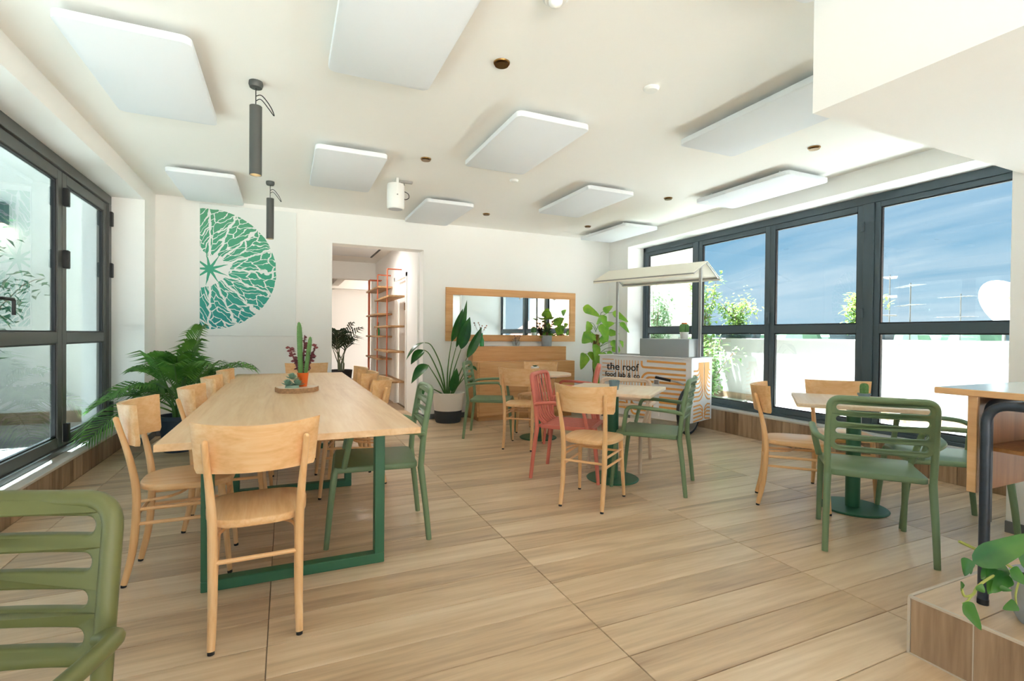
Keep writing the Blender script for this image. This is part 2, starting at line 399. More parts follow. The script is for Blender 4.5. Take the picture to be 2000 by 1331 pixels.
def plinth(name, x_in, x_out, ya, yb, zt, sign, label):
    p = struct(MB().box((min(x_in+sign*.012, x_out), ya, 0), (max(x_in+sign*.012, x_out), yb, zt-.022)).obj(name, GROUT), label)
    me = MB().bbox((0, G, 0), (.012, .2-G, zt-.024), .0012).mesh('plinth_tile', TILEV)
    k = 0; y_ = yb
    while y_-.2 > ya and k < 60:
        y_ -= .2; k += 1
        o = bpy.data.objects.new('plinth_tile', me); COL.objects.link(o); o.parent = p
        o.location = (x_in if sign > 0 else x_in-.012, y_, 0)
    MB().bbox((x_in-sign*.004, ya, zt-.022), (x_out, yb, zt), .003).obj('sill', SILL, p)
    return p
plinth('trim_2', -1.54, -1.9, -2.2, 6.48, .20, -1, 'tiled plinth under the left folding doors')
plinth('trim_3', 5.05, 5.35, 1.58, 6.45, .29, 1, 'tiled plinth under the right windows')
struct(MB().box((5.05, -1.6, 0), (5.35, 1.42, .29)).obj('trim_4', SILL))

# ---- windows -------------------------------------------------------
def leaf(par, fm, gm, x, ya, yb, z0, z1, rail, sw=.07, th=.05, sgn=1):
    """one glazed leaf in a plane of constant x"""
    a, b = x-th/2, x+th/2
    MB().bbox((a, ya, z0), (b, ya+sw, z1), .004).obj('stile', fm, par); MB().bbox((a, yb-sw, z0), (b, yb, z1), .004).obj('stile', fm, par)
    MB().bbox((a, ya+sw, z0), (b, yb-sw, z0+sw), .004).obj('bottom_rail', fm, par); MB().bbox((a, ya+sw, z1-sw), (b, yb-sw, z1), .004).obj('top_rail', fm, par)
    MB().bbox((a, ya+sw, rail[0]), (b, yb-sw, rail[1]), .004).obj('middle_rail', fm, par)
    for zz0, zz1 in ((z0+sw, rail[0]), (rail[1], z1-sw)):
        MB().box((x-.004, ya+sw-.006, zz0-.006), (x+.004, yb-sw+.006, zz1+.006)).obj('pane', gm, par, smooth=0)
        gk = MB(); e = .012                          # dark gasket round the pane
        for (p0, p1) in (((ya+sw, zz0), (ya+sw+e, zz1)), ((yb-sw-e, zz0), (yb-sw, zz1)), ((ya+sw, zz0), (yb-sw, zz0+e)), ((ya+sw, zz1-e), (yb-sw, zz1))):
            gk.box((x-.014, p0[0], p0[1]), (x+.014, p1[0], p1[1]))
        gk.obj('gasket', BLACK, par, smooth=0)
def emp(name, par=None):
    o = bpy.data.objects.new(name, None); COL.objects.link(o)
    if par: o.parent = par
    return o
w1 = struct(emp('window_1'), 'dark grey folding glass doors on the left')
MB().bbox((-1.76, Y0+1.2, 2.51), (-1.655, 6.48, 2.6), .004).obj('frame_head', FRAMEL, w1)
MB().bbox((-1.76, 6.405, .2), (-1.655, 6.48, 2.51), .004).obj('frame_jamb', FRAMEL, w1)
MB().bbox((-1.76, Y0+1.2, .2), (-1.655, 6.405, .245), .004).obj('frame_threshold', FRAMEL, w1)
leaf(w1, FRAMEL, GLASS_L, -1.70, 5.285, 6.405, .25, 2.505, (1.10, 1.19), .085)
leaf(w1, FRAMEL, GLASS_L, -1.70, 4.075, 5.275, .25, 2.505, (1.10, 1.19), .085)
for k in range(5): leaf(w1, FRAMEL, GLASS_L, -1.70, 4.065-1.21*(k+1), 4.055-1.21*k, .25, 2.505, (1.10, 1.19), .085)
for yy, zs_ in ((6.44, (2.36, 1.83, .40)), (5.29, (2.30, 1.79, .36))):
    for z_ in zs_: MB().bbox((-1.672, yy-.02, z_-.075), (-1.632, yy+.03, z_+.075), .006).obj('hinge', BLACK, w1)
MB().tube(fillet([(-1.672, 4.13, 1.40), (-1.60, 4.13, 1.40), (-1.60, 4.27, 1.40)], .02, 4), .011, 8).tube(fillet([(-1.60, 4.25, 1.40), (-1.60, 4.275, 1.40), (-1.60, 4.275, 1.30)], .02, 4), .011, 8).obj('door_handle', BLACK, w1)

w2 = struct(emp('window_2'), 'dark grey aluminium windows on the right')
MB().bbox((5.19, 1.58, 2.52), (5.27, 6.45, 2.6), .004).obj('frame_head', FRAME, w2)
MB().bbox((5.19, 1.58, .29), (5.27, 6.45, .325), .004).obj('frame_threshold', FRAME, w2)
MB().bbox((5.19, 6.39, .29), (5.27, 6.45, 2.6), .004).obj('frame_jamb', FRAME, w2)
MB().bbox((5.185, 3.005, .29), (5.27, 3.105, 2.52), .004).obj('frame_mullion', FRAME, w2)
MB().bbox((5.19, 5.28, .29), (5.27, 5.345, 2.52), .004).obj('frame_mullion', FRAME, w2)
RL = (1.252, 1.345)
leaf(w2, FRAME, GLASS_R, 5.225, 5.345, 6.39, .325, 2.52, RL, .05)
leaf(w2, FRAME, GLASS_R, 5.225, 4.16, 5.28, .325, 2.52, RL, .06)
leaf(w2, FRAME, GLASS_R, 5.225, 3.105, 4.155, .325, 2.52, RL, .06)
leaf(w2, FRAME, GLASS_R, 5.225, 1.60, 3.005, .325, 2.52, RL, .05)
MB().bbox((5.17, 4.14, 1.36), (5.19, 4.175, 1.50), .005).tube([(5.18, 4.158, 1.44), (5.14, 4.158, 1.44), (5.14, 4.158, 1.36)], .01, 8).obj('window_handle', FRAME, w2)
for z_ in (2.3, 1.45, .5): MB().bbox((5.17, 3.09, z_-.05), (5.195, 3.12, z_+.05), .004).obj('hinge', FRAME, w2)
w3 = struct(emp('window_3'), 'windows on the right wall beside the viewer')
MB().bbox((5.19, -1.6, 2.52), (5.27, 1.42, 2.6), .004).obj('frame_head', FRAME, w3)
for a, b in ((-1.55, -.52), (-.5, .5), (.52, 1.40)): leaf(w3, FRAME, GLASS_R, 5.225, a, b, .325, 2.52, RL, .06)

# ---- corridor behind the opening ------------------------------------
cw = MB().box((1.735, YB+.24, 0), (1.9, 7.93, CZ)).box((1.735, 8.80, 0), (1.9, 11.0, CZ)).box((1.735, 7.93, 2.12), (1.9, 8.80, CZ))
struct(cw.obj('wall_corridor_right', WHITE))
struct(MB().box((-.4, YB+.24, 0), (-.2, 14.0, CZ)).obj('wall_corridor_left', WHITE))
struct(MB().box((-.4, YB+.24, 2.70), (1.9, 11.0, CZ)).obj('ceiling_corridor', CEIL))
struct(MB().box((-.2, 10.94, 2.345), (1.9, 11.15, 2.70)).box((1.68, 10.94, 0), (1.9, 11.15, 2.345)).obj('wall_corridor_end', WHITE))
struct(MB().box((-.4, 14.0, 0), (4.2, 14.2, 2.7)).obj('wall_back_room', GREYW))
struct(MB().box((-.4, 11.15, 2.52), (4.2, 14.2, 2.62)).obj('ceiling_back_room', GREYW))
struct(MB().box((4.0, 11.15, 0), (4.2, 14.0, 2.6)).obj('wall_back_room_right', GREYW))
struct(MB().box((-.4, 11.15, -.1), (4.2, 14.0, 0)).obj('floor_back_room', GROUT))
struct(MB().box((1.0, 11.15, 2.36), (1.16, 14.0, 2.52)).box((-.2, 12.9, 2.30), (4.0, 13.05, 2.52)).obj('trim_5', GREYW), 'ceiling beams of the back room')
d1 = struct(emp('door_1'), 'white door in the corridor wall')
MB().bbox((1.80, 7.945, 0), (1.835, 8.785, 2.10), .003).obj('door_leaf', DOORW, d1)
MB().box((1.722, 7.87, 0), (1.76, 7.935, 2.18)).box((1.722, 8.795, 0), (1.76, 8.86, 2.18)).box((1.722, 7.87, 2.115), (1.76, 8.86, 2.18)).obj('door_frame', DOORW, d1)
MB().box((1.796, 8.30, 1.60), (1.80, 8.38, 1.72)).obj('plaque', GOLD, d1)
def area_down(par, loc, size, power, col=(1, .86, .68), spread=180):
    l = bpy.data.lights.new('lamp_or_fill_light', 'AREA'); l.shape = 'DISK'; l.size = size; l.energy = power; l.color = col; l.spread = R(spread)
    o = bpy.data.objects.new('lamp_or_fill_light', l); COL.objects.link(o); o.location = loc
    if par: o.parent = par
    return o
c = thing('corridor_panel', 'white acoustic panel with dark track on corridor ceiling', 'ceiling panel', (1.05, 9.2, 2.66))
MB().bbox((-.5, -.6, 0), (.42, .7, .03), .012).obj('panel', ACOU, c); MB().bbox((.42, -.72, .0), (.455, .72, .03), .004).obj('track', BLACK, c)
area_down(c, (-.1, -.9, -.02), .3, 6, (1, .97, .93))  # added fill light to brighten the deep corridor, not a fitting

# ---- ceiling panels --------------------------------------------------
pm = MB().prism(rrect(-.29, -.572, .29, .572, .045, 5), 0, .042, bev=.006).mesh('panel', ACOU)
cm = MB()
for sx_ in (-1, 1):
    for sy_ in (-1, 1): cm.tube([(sx_*.2, sy_*.42, .042), (sx_*.2, sy_*.42, .082)], .012, 8)
cm = cm.mesh('spacer', WPLAS)
PAN = [(-.745, 3.655, 'above the long table beside the left beam'), (-.745, 6.155, 'in the corner before the green citrus mural'), (.502, 2.49, 'between the near pendant and the nearest gold downlight'),
       (.502, 4.935, 'between the far pendant and the white cylinder speaker'), (1.725, 3.685, 'below the smoke detector over the clear floor'), (1.725, 6.14, 'over the wooden mirror by the cylinder speaker'),
       (3.09, 2.50, 'half hidden by the dropped ceiling box'), (3.09, 4.92, 'over the middle café table'), (4.46, 3.73, 'beside the right beam over the windows'), (4.46, 6.15, 'in the corner above the food cart'),
       (1.845, .965, 'close to the dropped box beside its vertical edge')]
for x, y, w in PAN:
    p = thing('ceiling_panel', 'white rounded acoustic panel on the ceiling ' + w, 'ceiling panel', (x, y, 2.698), 0, 'acoustic panels on the ceiling')
    for n_, me in (('panel', pm), ('spacer', cm)):
        o = bpy.data.objects.new(n_, me); COL.objects.link(o); o.parent = p

# ---- ceiling lamps and devices ---------------------------------------
DL = [(1.133, 2.696, 'between the two nearest panels'), (1.141, 4.45, 'near the white cylinder speaker'), (2.378, 6.125, 'above the mirror'),
      (3.953, 6.155, 'beside the corner panel above the cart'), (3.962, 4.501, 'between the two panels by the windows'), (3.981, 2.782, 'under the edge of the dropped box')]
rim = MB().lathe([(.028, 0), (.046, -.002), (.048, .004), (.04, .012)], 24).mesh('rim', GOLD)
bowl = MB().lathe([(.040, .0), (.034, .012), (.012, .016), (.0, .016)], 20).mesh('reflector', mat('downlight_inner', (120, 92, 52), .3, metal=.8))
for x, y, w in DL:
    p = thing('downlight', 'small round gold recessed downlight ' + w, 'downlight', (x, y, CZ-.006), 0, 'recessed downlights')
    for n_, me in (('rim', rim), ('reflector', bowl)):
        o = bpy.data.objects.new(n_, me); COL.objects.link(o); o.parent = p; o.location = (0, 0, -.012 if n_ == 'reflector' else 0)
for x, y, r, w in ((2.11, 2.565, .05, 'beyond the bulkhead over the clear floor'), (2.111, 4.671, .045, 'beside the middle panel')):
    top(MB().lathe([(0, -.022), (r*.8, -.02), (r, -.006), (r, 0)], 24).obj('smoke_detector', WPLAS, loc=(x, y, CZ)), 'flat white round detector on the ceiling ' + w, 'detector')
q = thing('ceiling_camera', 'white dome camera on the ceiling at the nearest panel', 'camera', (1.134, 2.06, CZ))
MB().lathe([(.062, 0), (.062, -.018), (.05, -.028)], 24).obj('base', WPLAS, q); MB().ball((0, 0, -.026), .034, 16).obj('dome', WPLAS, q)
for x, y, zt, zb, rr, lab in ((-.178, 3.563, 2.626, 2.195, .036, 'dark grey tube pendant with long loose cable loop, nearer one over the table'), (-.154, 5.834, 2.604, 2.182, .036, 'dark grey tube pendant in front of the green citrus mural')):
    p = thing('pendant_lamp', lab, 'lamp', (x, y, CZ), 0, 'tube pendants over the long table')
    MB().lathe([(0, 0), (.04, 0), (.042, -.02), (.036, -.038), (0, -.04)], 24).obj('ceiling_rose', PENDM, p)
    MB().tube([(0, 0, -.035), (0, 0, zt-CZ)], .003, 6).obj('cord', BLACK, p)
    lp = smooth_path([(0, 0, -.09), (.035, -.01, -.085), (.085, -.02, -.15), (.105, -.025, -.205), (.075, -.02, -.165), (.03, -.01, -.11), (0, 0, -.12)], 6)
    MB().tube(lp, .003, 6).obj('cable_loop', BLACK, p)
    h = zb-CZ
    MB().lathe([(.0, zt-CZ), (rr, zt-CZ), (rr, h), (rr-.004, h), (rr-.004, h+.06), (0, h+.06)], 28).obj('tube_shade', PENDM, p)
    MB().lathe([(0, 0), (rr-.006, 0), (rr-.01, .01), (0, .012)], 20).obj('bulb', LAMPG, p, loc=(0, 0, h+.035))
q = thing('cylinder_speaker', 'white cylindrical loudspeaker with bracket under the ceiling', 'speaker', (1.02, 5.196, CZ))
MB().lathe([(0, -.30), (.078, -.30), (.088, -.285), (.088, -.06), (.08, -.045), (0, -.04)], 28).obj('housing', WPLAS, q)
MB().lathe([(0, -.302), (.07, -.302), (.07, -.298)], 24).obj('grille', mat('speaker_grille', (206, 210, 214), .6), q)
br = MB().box((-.012, -.094, -.20), (.012, -.09, 0)).box((-.012, .09, -.20), (.012, .094, 0)).box((-.012, -.094, -.006), (.012, .094, 0)); br.obj('bracket', WPLAS, q)
MB().ball((0, -.096, -.17), .008, 8).obj('bracket_bolt', GREYM, q)
MB().box((.03, -.02, -.02), (.17, .02, 0)).box((.085, -.01, -.05), (.09, .01, -.02)).obj('mount_plate', GREYM, q)
MB().tube(smooth_path([(.09, 0, -.11), (.13, 0, -.13), (.135, 0, -.17), (.1, 0, -.19), (.085, 0, -.18)], 5), .004, 6).obj('cable', BLACK, q)

# ---- mural -----------------------------------------------------------
def mural_mat():
    M = bpy.data.materials.new('citrus_print'); M.use_nodes = True; t = M.node_tree; b = t.nodes['Principled BSDF']; b.inputs['Roughness'].default_value = .85
    tcn = t.nodes.new('ShaderNodeTexCoord'); s = t.nodes.new('ShaderNodeSeparateXYZ'); t.links.new(tcn.outputs['Object'], s.inputs[0])
    X, Z = s.outputs[0], s.outputs[2]
    nzv = t.nodes.new('ShaderNodeTexNoise'); nzv.inputs['Scale'].default_value = 9; nzv.inputs['Detail'].default_value = 2; t.links.new(tcn.outputs['Object'], nzv.inputs['Vector'])
    wob = mth(t, 'MULTIPLY', mth(t, 'SUBTRACT', nzv.outputs[0], .5), .20)
    r_ = mth(t, 'SQRT', mth(t, 'ADD', mth(t, 'MULTIPLY', X, X), mth(t, 'MULTIPLY', Z, Z)))
    th = mth(t, 'ADD', mth(t, 'ARCTAN2', Z, X), wob)
    # big segments
    seg = mth(t, 'MULTIPLY', th, 8/math.pi)
    fr_ = mth(t, 'ABSOLUTE', mth(t, 'SUBTRACT', mth(t, 'FRACT', seg), .5))           # .5 at the walls
    d_wall = mth(t, 'MULTIPLY', mth(t, 'MULTIPLY', mth(t, 'SUBTRACT', .5, fr_), math.pi/8), r_)
    m_wall = mth(t, 'GREATER_THAN', d_wall, .011)
    # juice cells: lens-shaped, leaning off the middle of the segment
    loc = mth(t, 'SUBTRACT', mth(t, 'FRACT', seg), .5)
    lean = mth(t, 'SUBTRACT', r_, mth(t, 'MULTIPLY', mth(t, 'ABSOLUTE', loc), .22))
    vv = t.nodes.new('ShaderNodeCombineXYZ'); t.links.new(mth(t, 'MULTIPLY', lean, 6.6), vv.inputs[0]); t.links.new(mth(t, 'MULTIPLY', th, mth(t, 'ADD', 4.2, mth(t, 'MULTIPLY', r_, 6.0))), vv.inputs[1])
    vo = t.nodes.new('ShaderNodeTexVoronoi'); vo.feature = 'DISTANCE_TO_EDGE'; vo.voronoi_dimensions = '2D'; vo.inputs['Scale'].default_value = 1.0; vo.inputs['Randomness'].default_value = .9
    t.links.new(vv.outputs[0], vo.inputs['Vector'])
    m_cell = mth(t, 'GREATER_THAN', vo.outputs['Distance'], mth(t, 'ADD', .03, mth(t, 'MULTIPLY', nzv.outputs[0], .06)))
    edge = mth(t, 'ADD', .715, mth(t, 'MULTIPLY', wob, .15))
    m_out = mth(t, 'LESS_THAN', r_, edge); m_in = mth(t, 'GREATER_THAN', r_, mth(t, 'ADD', .20, mth(t, 'MULTIPLY', wob, 1.4)))
    body = mth(t, 'MULTIPLY', mth(t, 'MULTIPLY', m_wall, m_cell), mth(t, 'MULTIPLY', m_out, m_in))
    # star at the heart
    st = mth(t, 'ABSOLUTE', mth(t, 'SUBTRACT', mth(t, 'FRACT', mth(t, 'MULTIPLY', th, 4.5/math.pi)), .5))
    wst = mth(t, 'MULTIPLY', mth(t, 'SUBTRACT', .21, r_), .10)
    star = mth(t, 'LESS_THAN', mth(t, 'MULTIPLY', mth(t, 'MULTIPLY', st, math.pi/4.5), r_), wst)
    fac = mth(t, 'MAXIMUM', body, mth(t, 'MULTIPLY', star, mth(t, 'LESS_THAN', r_, .2)))
    fac = mth(t, 'MULTIPLY', fac, mth(t, 'GREATER_THAN', X, -.100))
    grn = ramp(t, mth(t, 'ADD', mth(t, 'MULTIPLY', Z, .7), .5), [(.0, lin(46, 150, 152)), (.45, lin(72, 168, 138)), (1, lin(94, 166, 128))])
    mxn = t.nodes.new('ShaderNodeMixRGB'); t.links.new(fac, mxn.inputs[0]); mxn.inputs[1].default_value = (*lin(236, 238, 236), 1); t.links.new(grn, mxn.inputs[2])
    t.links.new(mxn.outputs[0], b.inputs['Base Color']); return M
mur = MB().bbox((-.106, 0, -.795), (.945, .022, .77), .003).obj('citrus_wall_panel', mural_mat(), loc=(-.828, YB-.024, 1.955))
top(mur, 'white wall panel printed with a green half citrus slice', 'wall art')

# ---- framed mirror ---------------------------------------------------
mi = thing('framed_mirror', 'long wall mirror in a wide oak frame above the cabinet', 'mirror', (2.083, YB-.03, 1.108))
W_, H_ = 2.15, .772; fwd = .105
MB().bbox((0, 0, 0), (W_, .029, fwd-.01), .003).obj('frame_rail', OAKX, mi); MB().bbox((0, 0, H_-fwd), (W_, .029, H_), .003).obj('frame_rail', OAKX, mi)
MB().bbox((0, 0, fwd-.01), (fwd, .029, H_-fwd), .003).obj('frame_stile', OAKX, mi); MB().bbox((W_-fwd, 0, fwd-.01), (W_, .029, H_-fwd), .003).obj('frame_stile', OAKX, mi)
MB().box((fwd-.004, .014, fwd-.014), (W_-fwd+.004, .024, H_-fwd+.004)).obj('mirror_glass', MIRROR, mi, smooth=0)

# ---- oak cabinet under the mirror -------------------------------------
cb = thing('oak_cabinet', 'stepped oak cabinet standing against the wall under the mirror', 'cabinet', (2.41, 6.50, 0))
MB().bbox((.02, .25, 0), (1.555, .44, 1.035), .003).obj('upper_back', OAKX, cb)
MB().bbox((0, .0, .06), (1.56, .25, .825), .003).obj('body', OAKX, cb)
for i in range(3): MB().bbox((.025, -.014, .075+i*.25), (1.55, 0, .075+i*.25+.244), .003).obj('front_board', OAKX, cb)
MB().bbox((.03, .03, 0), (1.53, .24, .06), .003).obj('plinth_base', OAKX, cb)

# ------------------------------------------------------------------ outside
TZ = .1
struct(MB().box((-9.0, Y0-8, -.1), (-1.9, 8.6, TZ)).obj('floor_terrace_left', TERR), 'terrace floor on the left')
struct(MB().box((5.35, Y0-8, -.1), (7.6, 8.3, TZ)).obj('floor_terrace_right', TERRP), 'terrace floor on the right')
struct(MB().box((-1.9, Y0-8, -.1), (5.35, Y0, TZ-.1)).obj('floor_terrace_rear', mat('rear_terrace', (176, 170, 162), .85)))
struct(MB().box((-9.0, 7.7, TZ), (-1.9, 8.0, 4.6)).obj('wall_terrace_left_end', EXTW))
struct(MB().box((-9.0, 7.685, TZ), (-1.9, 7.7, TZ+.14)).obj('baseboard_terrace_left', TILEV))
struct(MB().box((-9.2, Y0-8, TZ), (-9.0, 8.0, 1.2)).obj('wall_terrace_left_parapet', EXTW))
struct(MB().box((5.35, 8.0, TZ), (7.83, 8.25, 3.6)).obj('wall_terrace_right_end', EXTW))
PARA = mat('parapet_render', (172, 169, 163), .9, bump=.1, bscale=40, var=.04, vscale=2)
pp = struct(MB().box((7.38, Y0-8, TZ), (7.62, 8.0, 1.165)).obj('wall_terrace_parapet', PARA), 'pale rendered terrace parapet')
MB().box((7.37, Y0-8, TZ), (7.38, 8.0, TZ+.11)).obj('skirting', TILEV, pp)
MB().bbox((7.35, Y0-8, 1.165), (7.65, 8.0, 1.185), .004).obj('coping', PARA, pp)
# wall lamps outside
q = thing('wall_lamp', 'dark box wall lamp on the terrace wall behind the potted tree', 'lamp', (-3.03, 7.70, 2.54))
MB().bbox((-.10, -.11, -.12), (.11, 0, .12), .006).obj('housing', DARKMETAL, q); MB().box((-.08, -.10, -.122), (.09, -.01, -.119)).obj('diffuser', LAMPG, q)
area_down(q, (0, -.06, -.13), .1, 1.2)
q = thing('wall_lamp', 'dark bar wall lamp on the end wall above the cart awning', 'lamp', (6.9, 8.0, 2.36))
MB().bbox((-.14, -.10, -.03), (.14, 0, .03), .006).obj('housing', DARKMETAL, q); MB().box((-.12, -.09, -.033), (.12, -.01, -.03)).obj('diffuser', LAMPG, q)

def leafcloud(mb, pts, n, spread, size, rng, droop=.3):
    """small pointed leaves scattered round branch points"""
    for _ in range(n):
        c = Vector(rng.choice(pts))+Vector((rng.gauss(0, spread), rng.gauss(0, spread), rng.gauss(0, spread)))
        a = rng.uniform(0, 2*math.pi); e = rng.uniform(-.9, .7)-droop*.3
        d = Vector((math.cos(a)*math.cos(e), math.sin(a)*math.cos(e), math.sin(e))); s_ = d.cross(Vector((0, 0, 1))).normalized()
        nn = s_.cross(d); L = size*rng.uniform(.7, 1.3); w = L*.24
        mid = c+d*L*.45
        mb.add([c, mid+s_*w+nn*w*.3, c+d*L-nn*L*.08, mid-s_*w+nn*w*.3], [(0, 1, 2), (0, 2, 3)])
def shrub(name, label, cat, loc, h, rad, nleaf, leaf_m, size, seed, stems=5, pot=None, group=None, trunk=0.0):
    rng = random.Random(seed); q = thing(name, label, cat, loc, 0, group); br = MB(); tips = []
    for i in range(stems):
        a = 2*math.pi*i/stems+rng.uniform(-.4, .4); k = rng.uniform(.35, 1)
        e = Vector((math.cos(a)*rad*k, math.sin(a)*rad*k, h*rng.uniform(.72, 1.0)))
        mid = Vector((e.x*.35, e.y*.35, trunk+(e.z-trunk)*.5))
        pth = smooth_path([(0, 0, 0), (0, 0, trunk*.9+.02), mid, e], 5); br.tube(pth, [.014*(1-.75*j/len(pth)) for j in range(len(pth))], 6)
        tips += [p[:] for p in pth[len(pth)//3:]]
        for _ in range(3):
            b = pth[rng.randrange(len(pth)//3, len(pth))]; e2 = b+Vector((rng.uniform(-1, 1)*rad*.5, rng.uniform(-1, 1)*rad*.5, rng.uniform(0, .25)*h))
            br.tube([b, (b+e2)/2+Vector((0, 0, .02)), e2], [.006, .004, .002], 5); tips += [((b+e2)/2)[:], e2[:]]
    br.obj('branches', BARK, q); lf = MB(); leafcloud(lf, tips, nleaf, rad*.22, size, rng)
    o = lf.obj('foliage', leaf_m, q, smooth=0); o['kind'] = 'stuff'
    return q
# potted tree on the left terrace
q = shrub('potted_tree', 'leafy tree in a dark fluted pot on the left terrace', 'tree', (-2.98, 6.95, TZ), 2.2, .5, 800, leafmat('terrace_tree_leaf', (52, 96, 70), (104, 142, 100)), .11, 4, 6, trunk=.75)
n_ = 32; prof = [(.15, 0), (.15, .05), (.115, .07), (.14, .16), (.20, .42), (.235, .50), (.245, .56), (.25, .60), (.215, .60), (.205, .54), (0, .54)]
pot = MB().lathe(prof, n_); pot.v = [(x*(1+.03*math.cos(16*math.atan2(y, x))*(1 if .1 < z < .5 else 0)), y*(1+.03*math.cos(16*math.atan2(y, x))*(1 if .1 < z < .5 else 0)), z) for x, y, z in pot.v]
pot.obj('pot', DARKMETAL, q)
# planters and shrubs along the right parapet
def trough(name, label, y, L_, seed, h, leaf_m, nl, size=.075, rad=.3):
    q = shrub(name, label, 'planter', (7.5, y, 1.185), h, rad, nl, leaf_m, size, seed, 7, trunk=.18)
    p = MB(); a, b = L_/2, .12
    p.add([(-b*.85, -a*.93, 0), (b*.85, -a*.93, 0), (b*.85, a*.93, 0), (-b*.85, a*.93, 0), (-b, -a, .2), (b, -a, .2), (b, a, .2), (-b, a, .2)], [(3,2,1,0),(4,5,6,7),(0,1,5,4),(1,2,6,5),(2,3,7,6),(3,0,4,7)])
    p.obj('trough', DARKMETAL, q); return q
trough('planter_shrub', 'dark trough with a sunlit citrus shrub straddling the window mullion', 4.5, .80, 11, .62, BUSH, 900, rad=.30)
trough('planter_shrub', 'dark trough with shrub on the parapet near the cart awning', 6.65, .85, 12, .66, BUSH, 900, rad=.36)
trough('planter_shrub', 'dark trough with bush on the parapet in front of the satellite dish', 2.68, .4, 13, .5, BUSH, 350, rad=.14)
shrub('terrace_bush', 'tall pale green leafy bush behind the cart outside the window', 'bush', (6.15, 7.3, TZ), 1.95, .36, 1500, BUSHP, .10, 21, 10, trunk=.35)
shrub('terrace_bush', 'bright yellow-green bush rising behind the awning post outside', 'bush', (7.02, 7.0, TZ), 2.1, .26, 1000, BUSH, .10, 22, 7, trunk=.5)
top(shrub('low_terrace_bush', 'low dark bush beside the cart outside the window', 'bush', (6.35, 6.15, TZ), 1.1, .36, 700, leafmat('low_bush_leaf', (70, 112, 62), (132, 166, 92)), .09, 23, 7, trunk=.2), 'low dark bush beside the cart outside the window', 'bush')
# satellite dish on the next roof
q = thing('satellite_dish', 'large white satellite dish with rust stain beyond the parapet', 'satellite dish', (9.3, 3.62, .9), R(158))
dm = MB().lathe([(0, .0), (.12, .006), (.24, .026), (.36, .06), (.44, .092), (.445, .10), (.435, .10), (.36, .068), (.24, .034), (0, .008)], 32, M=Matrix.Translation((0, 0, .72)) @ Matrix.Rotation(R(-62), 4, 'X'))
dm.obj('reflector', WPLAS, q)
MB().tube([(0, 0, -.8), (0, 0, .68)], .03, 10).obj('mast', GREYM, q); MB().tube([(0, .02, .5), (0, .40, .62), (0, .52, .86)], .012, 8).obj('feed_arm', GREYM, q)
MB().tube([(0, .5, .82), (0, .56, .87)], .022, 10).obj('feed_horn', GREYM, q)
# aerials on far roofs
AERM = mat('aerial_grey', (112, 112, 108), .6)
def aerial(x, y, z0, z1, seed, label, rz):
    rng = random.Random(seed); q = thing('roof_aerial', label, 'aerial', (x, y, z0), rz, 'aerials on the far roofs')
    MB().tube([(0, 0, 0), (0, 0, z1-z0)], .014, 6).obj('mast', AERM, q)
    for k in range(3):
        z = z1-z0-.06-k*.42; L = rng.uniform(.5, .8)
        b = MB().tube([(-L*.35, 0, z), (L*.65, 0, z)], .007, 5)
        for j in range(8): b.tube([(-L*.35+L*j/7, -.16+.01*j, z), (-L*.35+L*j/7, .16-.01*j, z)], .004, 4)
        b.obj('yagi_boom', AERM, q)
FR = -.6
aerial(12.2, 6.72, FR, 2.62, 1, 'tallest thin roof aerial against the sky beside the mullion', .4); aerial(12.39, 6.41, FR, 2.42, 2, 'second thin roof aerial with a plain tall mast', .9); aerial(12.76, 5.68, FR, 2.15, 3, 'low roof aerial near the satellite dish', 1.5)
# far roofs, tree belt
rng = random.Random(3)
for i in range(9):
    yy = 3.2+i*3.4; xx = 15.5+(i%3)*5.5+rng.uniform(0, .8); h = rng.uniform(.55, 1.0)
    b = thing('far_building', 'pale flat-roofed building far beyond the parapet', 'building', (xx, yy, -6), 0, 'far flat-roofed buildings')
    MB().box((-2.2, -1.5, 0), (2.2, 1.5, 6+h)).obj('wall', FARW, b); MB().box((-2.3, -1.6, 6+h), (2.3, 1.6, 6.08+h)).obj('roof', mat('far_roof', (214, 190, 168), .9), b)
    for wy in (-.8, .1, .9): MB().box((-2.22, wy-.2, 5), (-2.2, wy+.2, 5.7)).obj('window', DARKMETAL, b)
fb = MB()
for i in range(120):
    fb.ball((rng.uniform(40, 75), -40+i*.95, .2+rng.uniform(-.3, .5)), rng.uniform(1.2, 2.4), 8)
o = fb.obj('distant_tree_belt', FARG); o['kind'] = 'stuff'; top(o, 'belt of far trees along the horizon', 'trees')
struct(MB().box((-120, -120, -6.2), (220, 160, -6)).obj('ground', mat('far_ground', (168, 160, 146), .95)))
# neighbouring house that shows in the mirror
nb = thing('neighbour_house', 'white neighbouring house with a tiled roof beyond the parapet', 'building', (10.5, -3.4, -6))
MB().box((0, -4.0, 0), (5, 4.0, 8.9)).obj('wall', FARW, nb)
MB().add([(-1.5, -4.0, 6.9), (-1.5, 4.0, 6.9), (.0, 4.0, 7.9), (.0, -4.0, 7.9), (-1.5, -4.0, 6.8), (-1.5, 4.0, 6.8), (0, 4.0, 7.8), (0, -4.0, 7.8)], [(0,1,2,3),(4,5,6,7),(0,1,5,4),(1,2,6,5),(2,3,7,6),(3,0,4,7)]).obj('tiled_roof', ROOFT, nb)

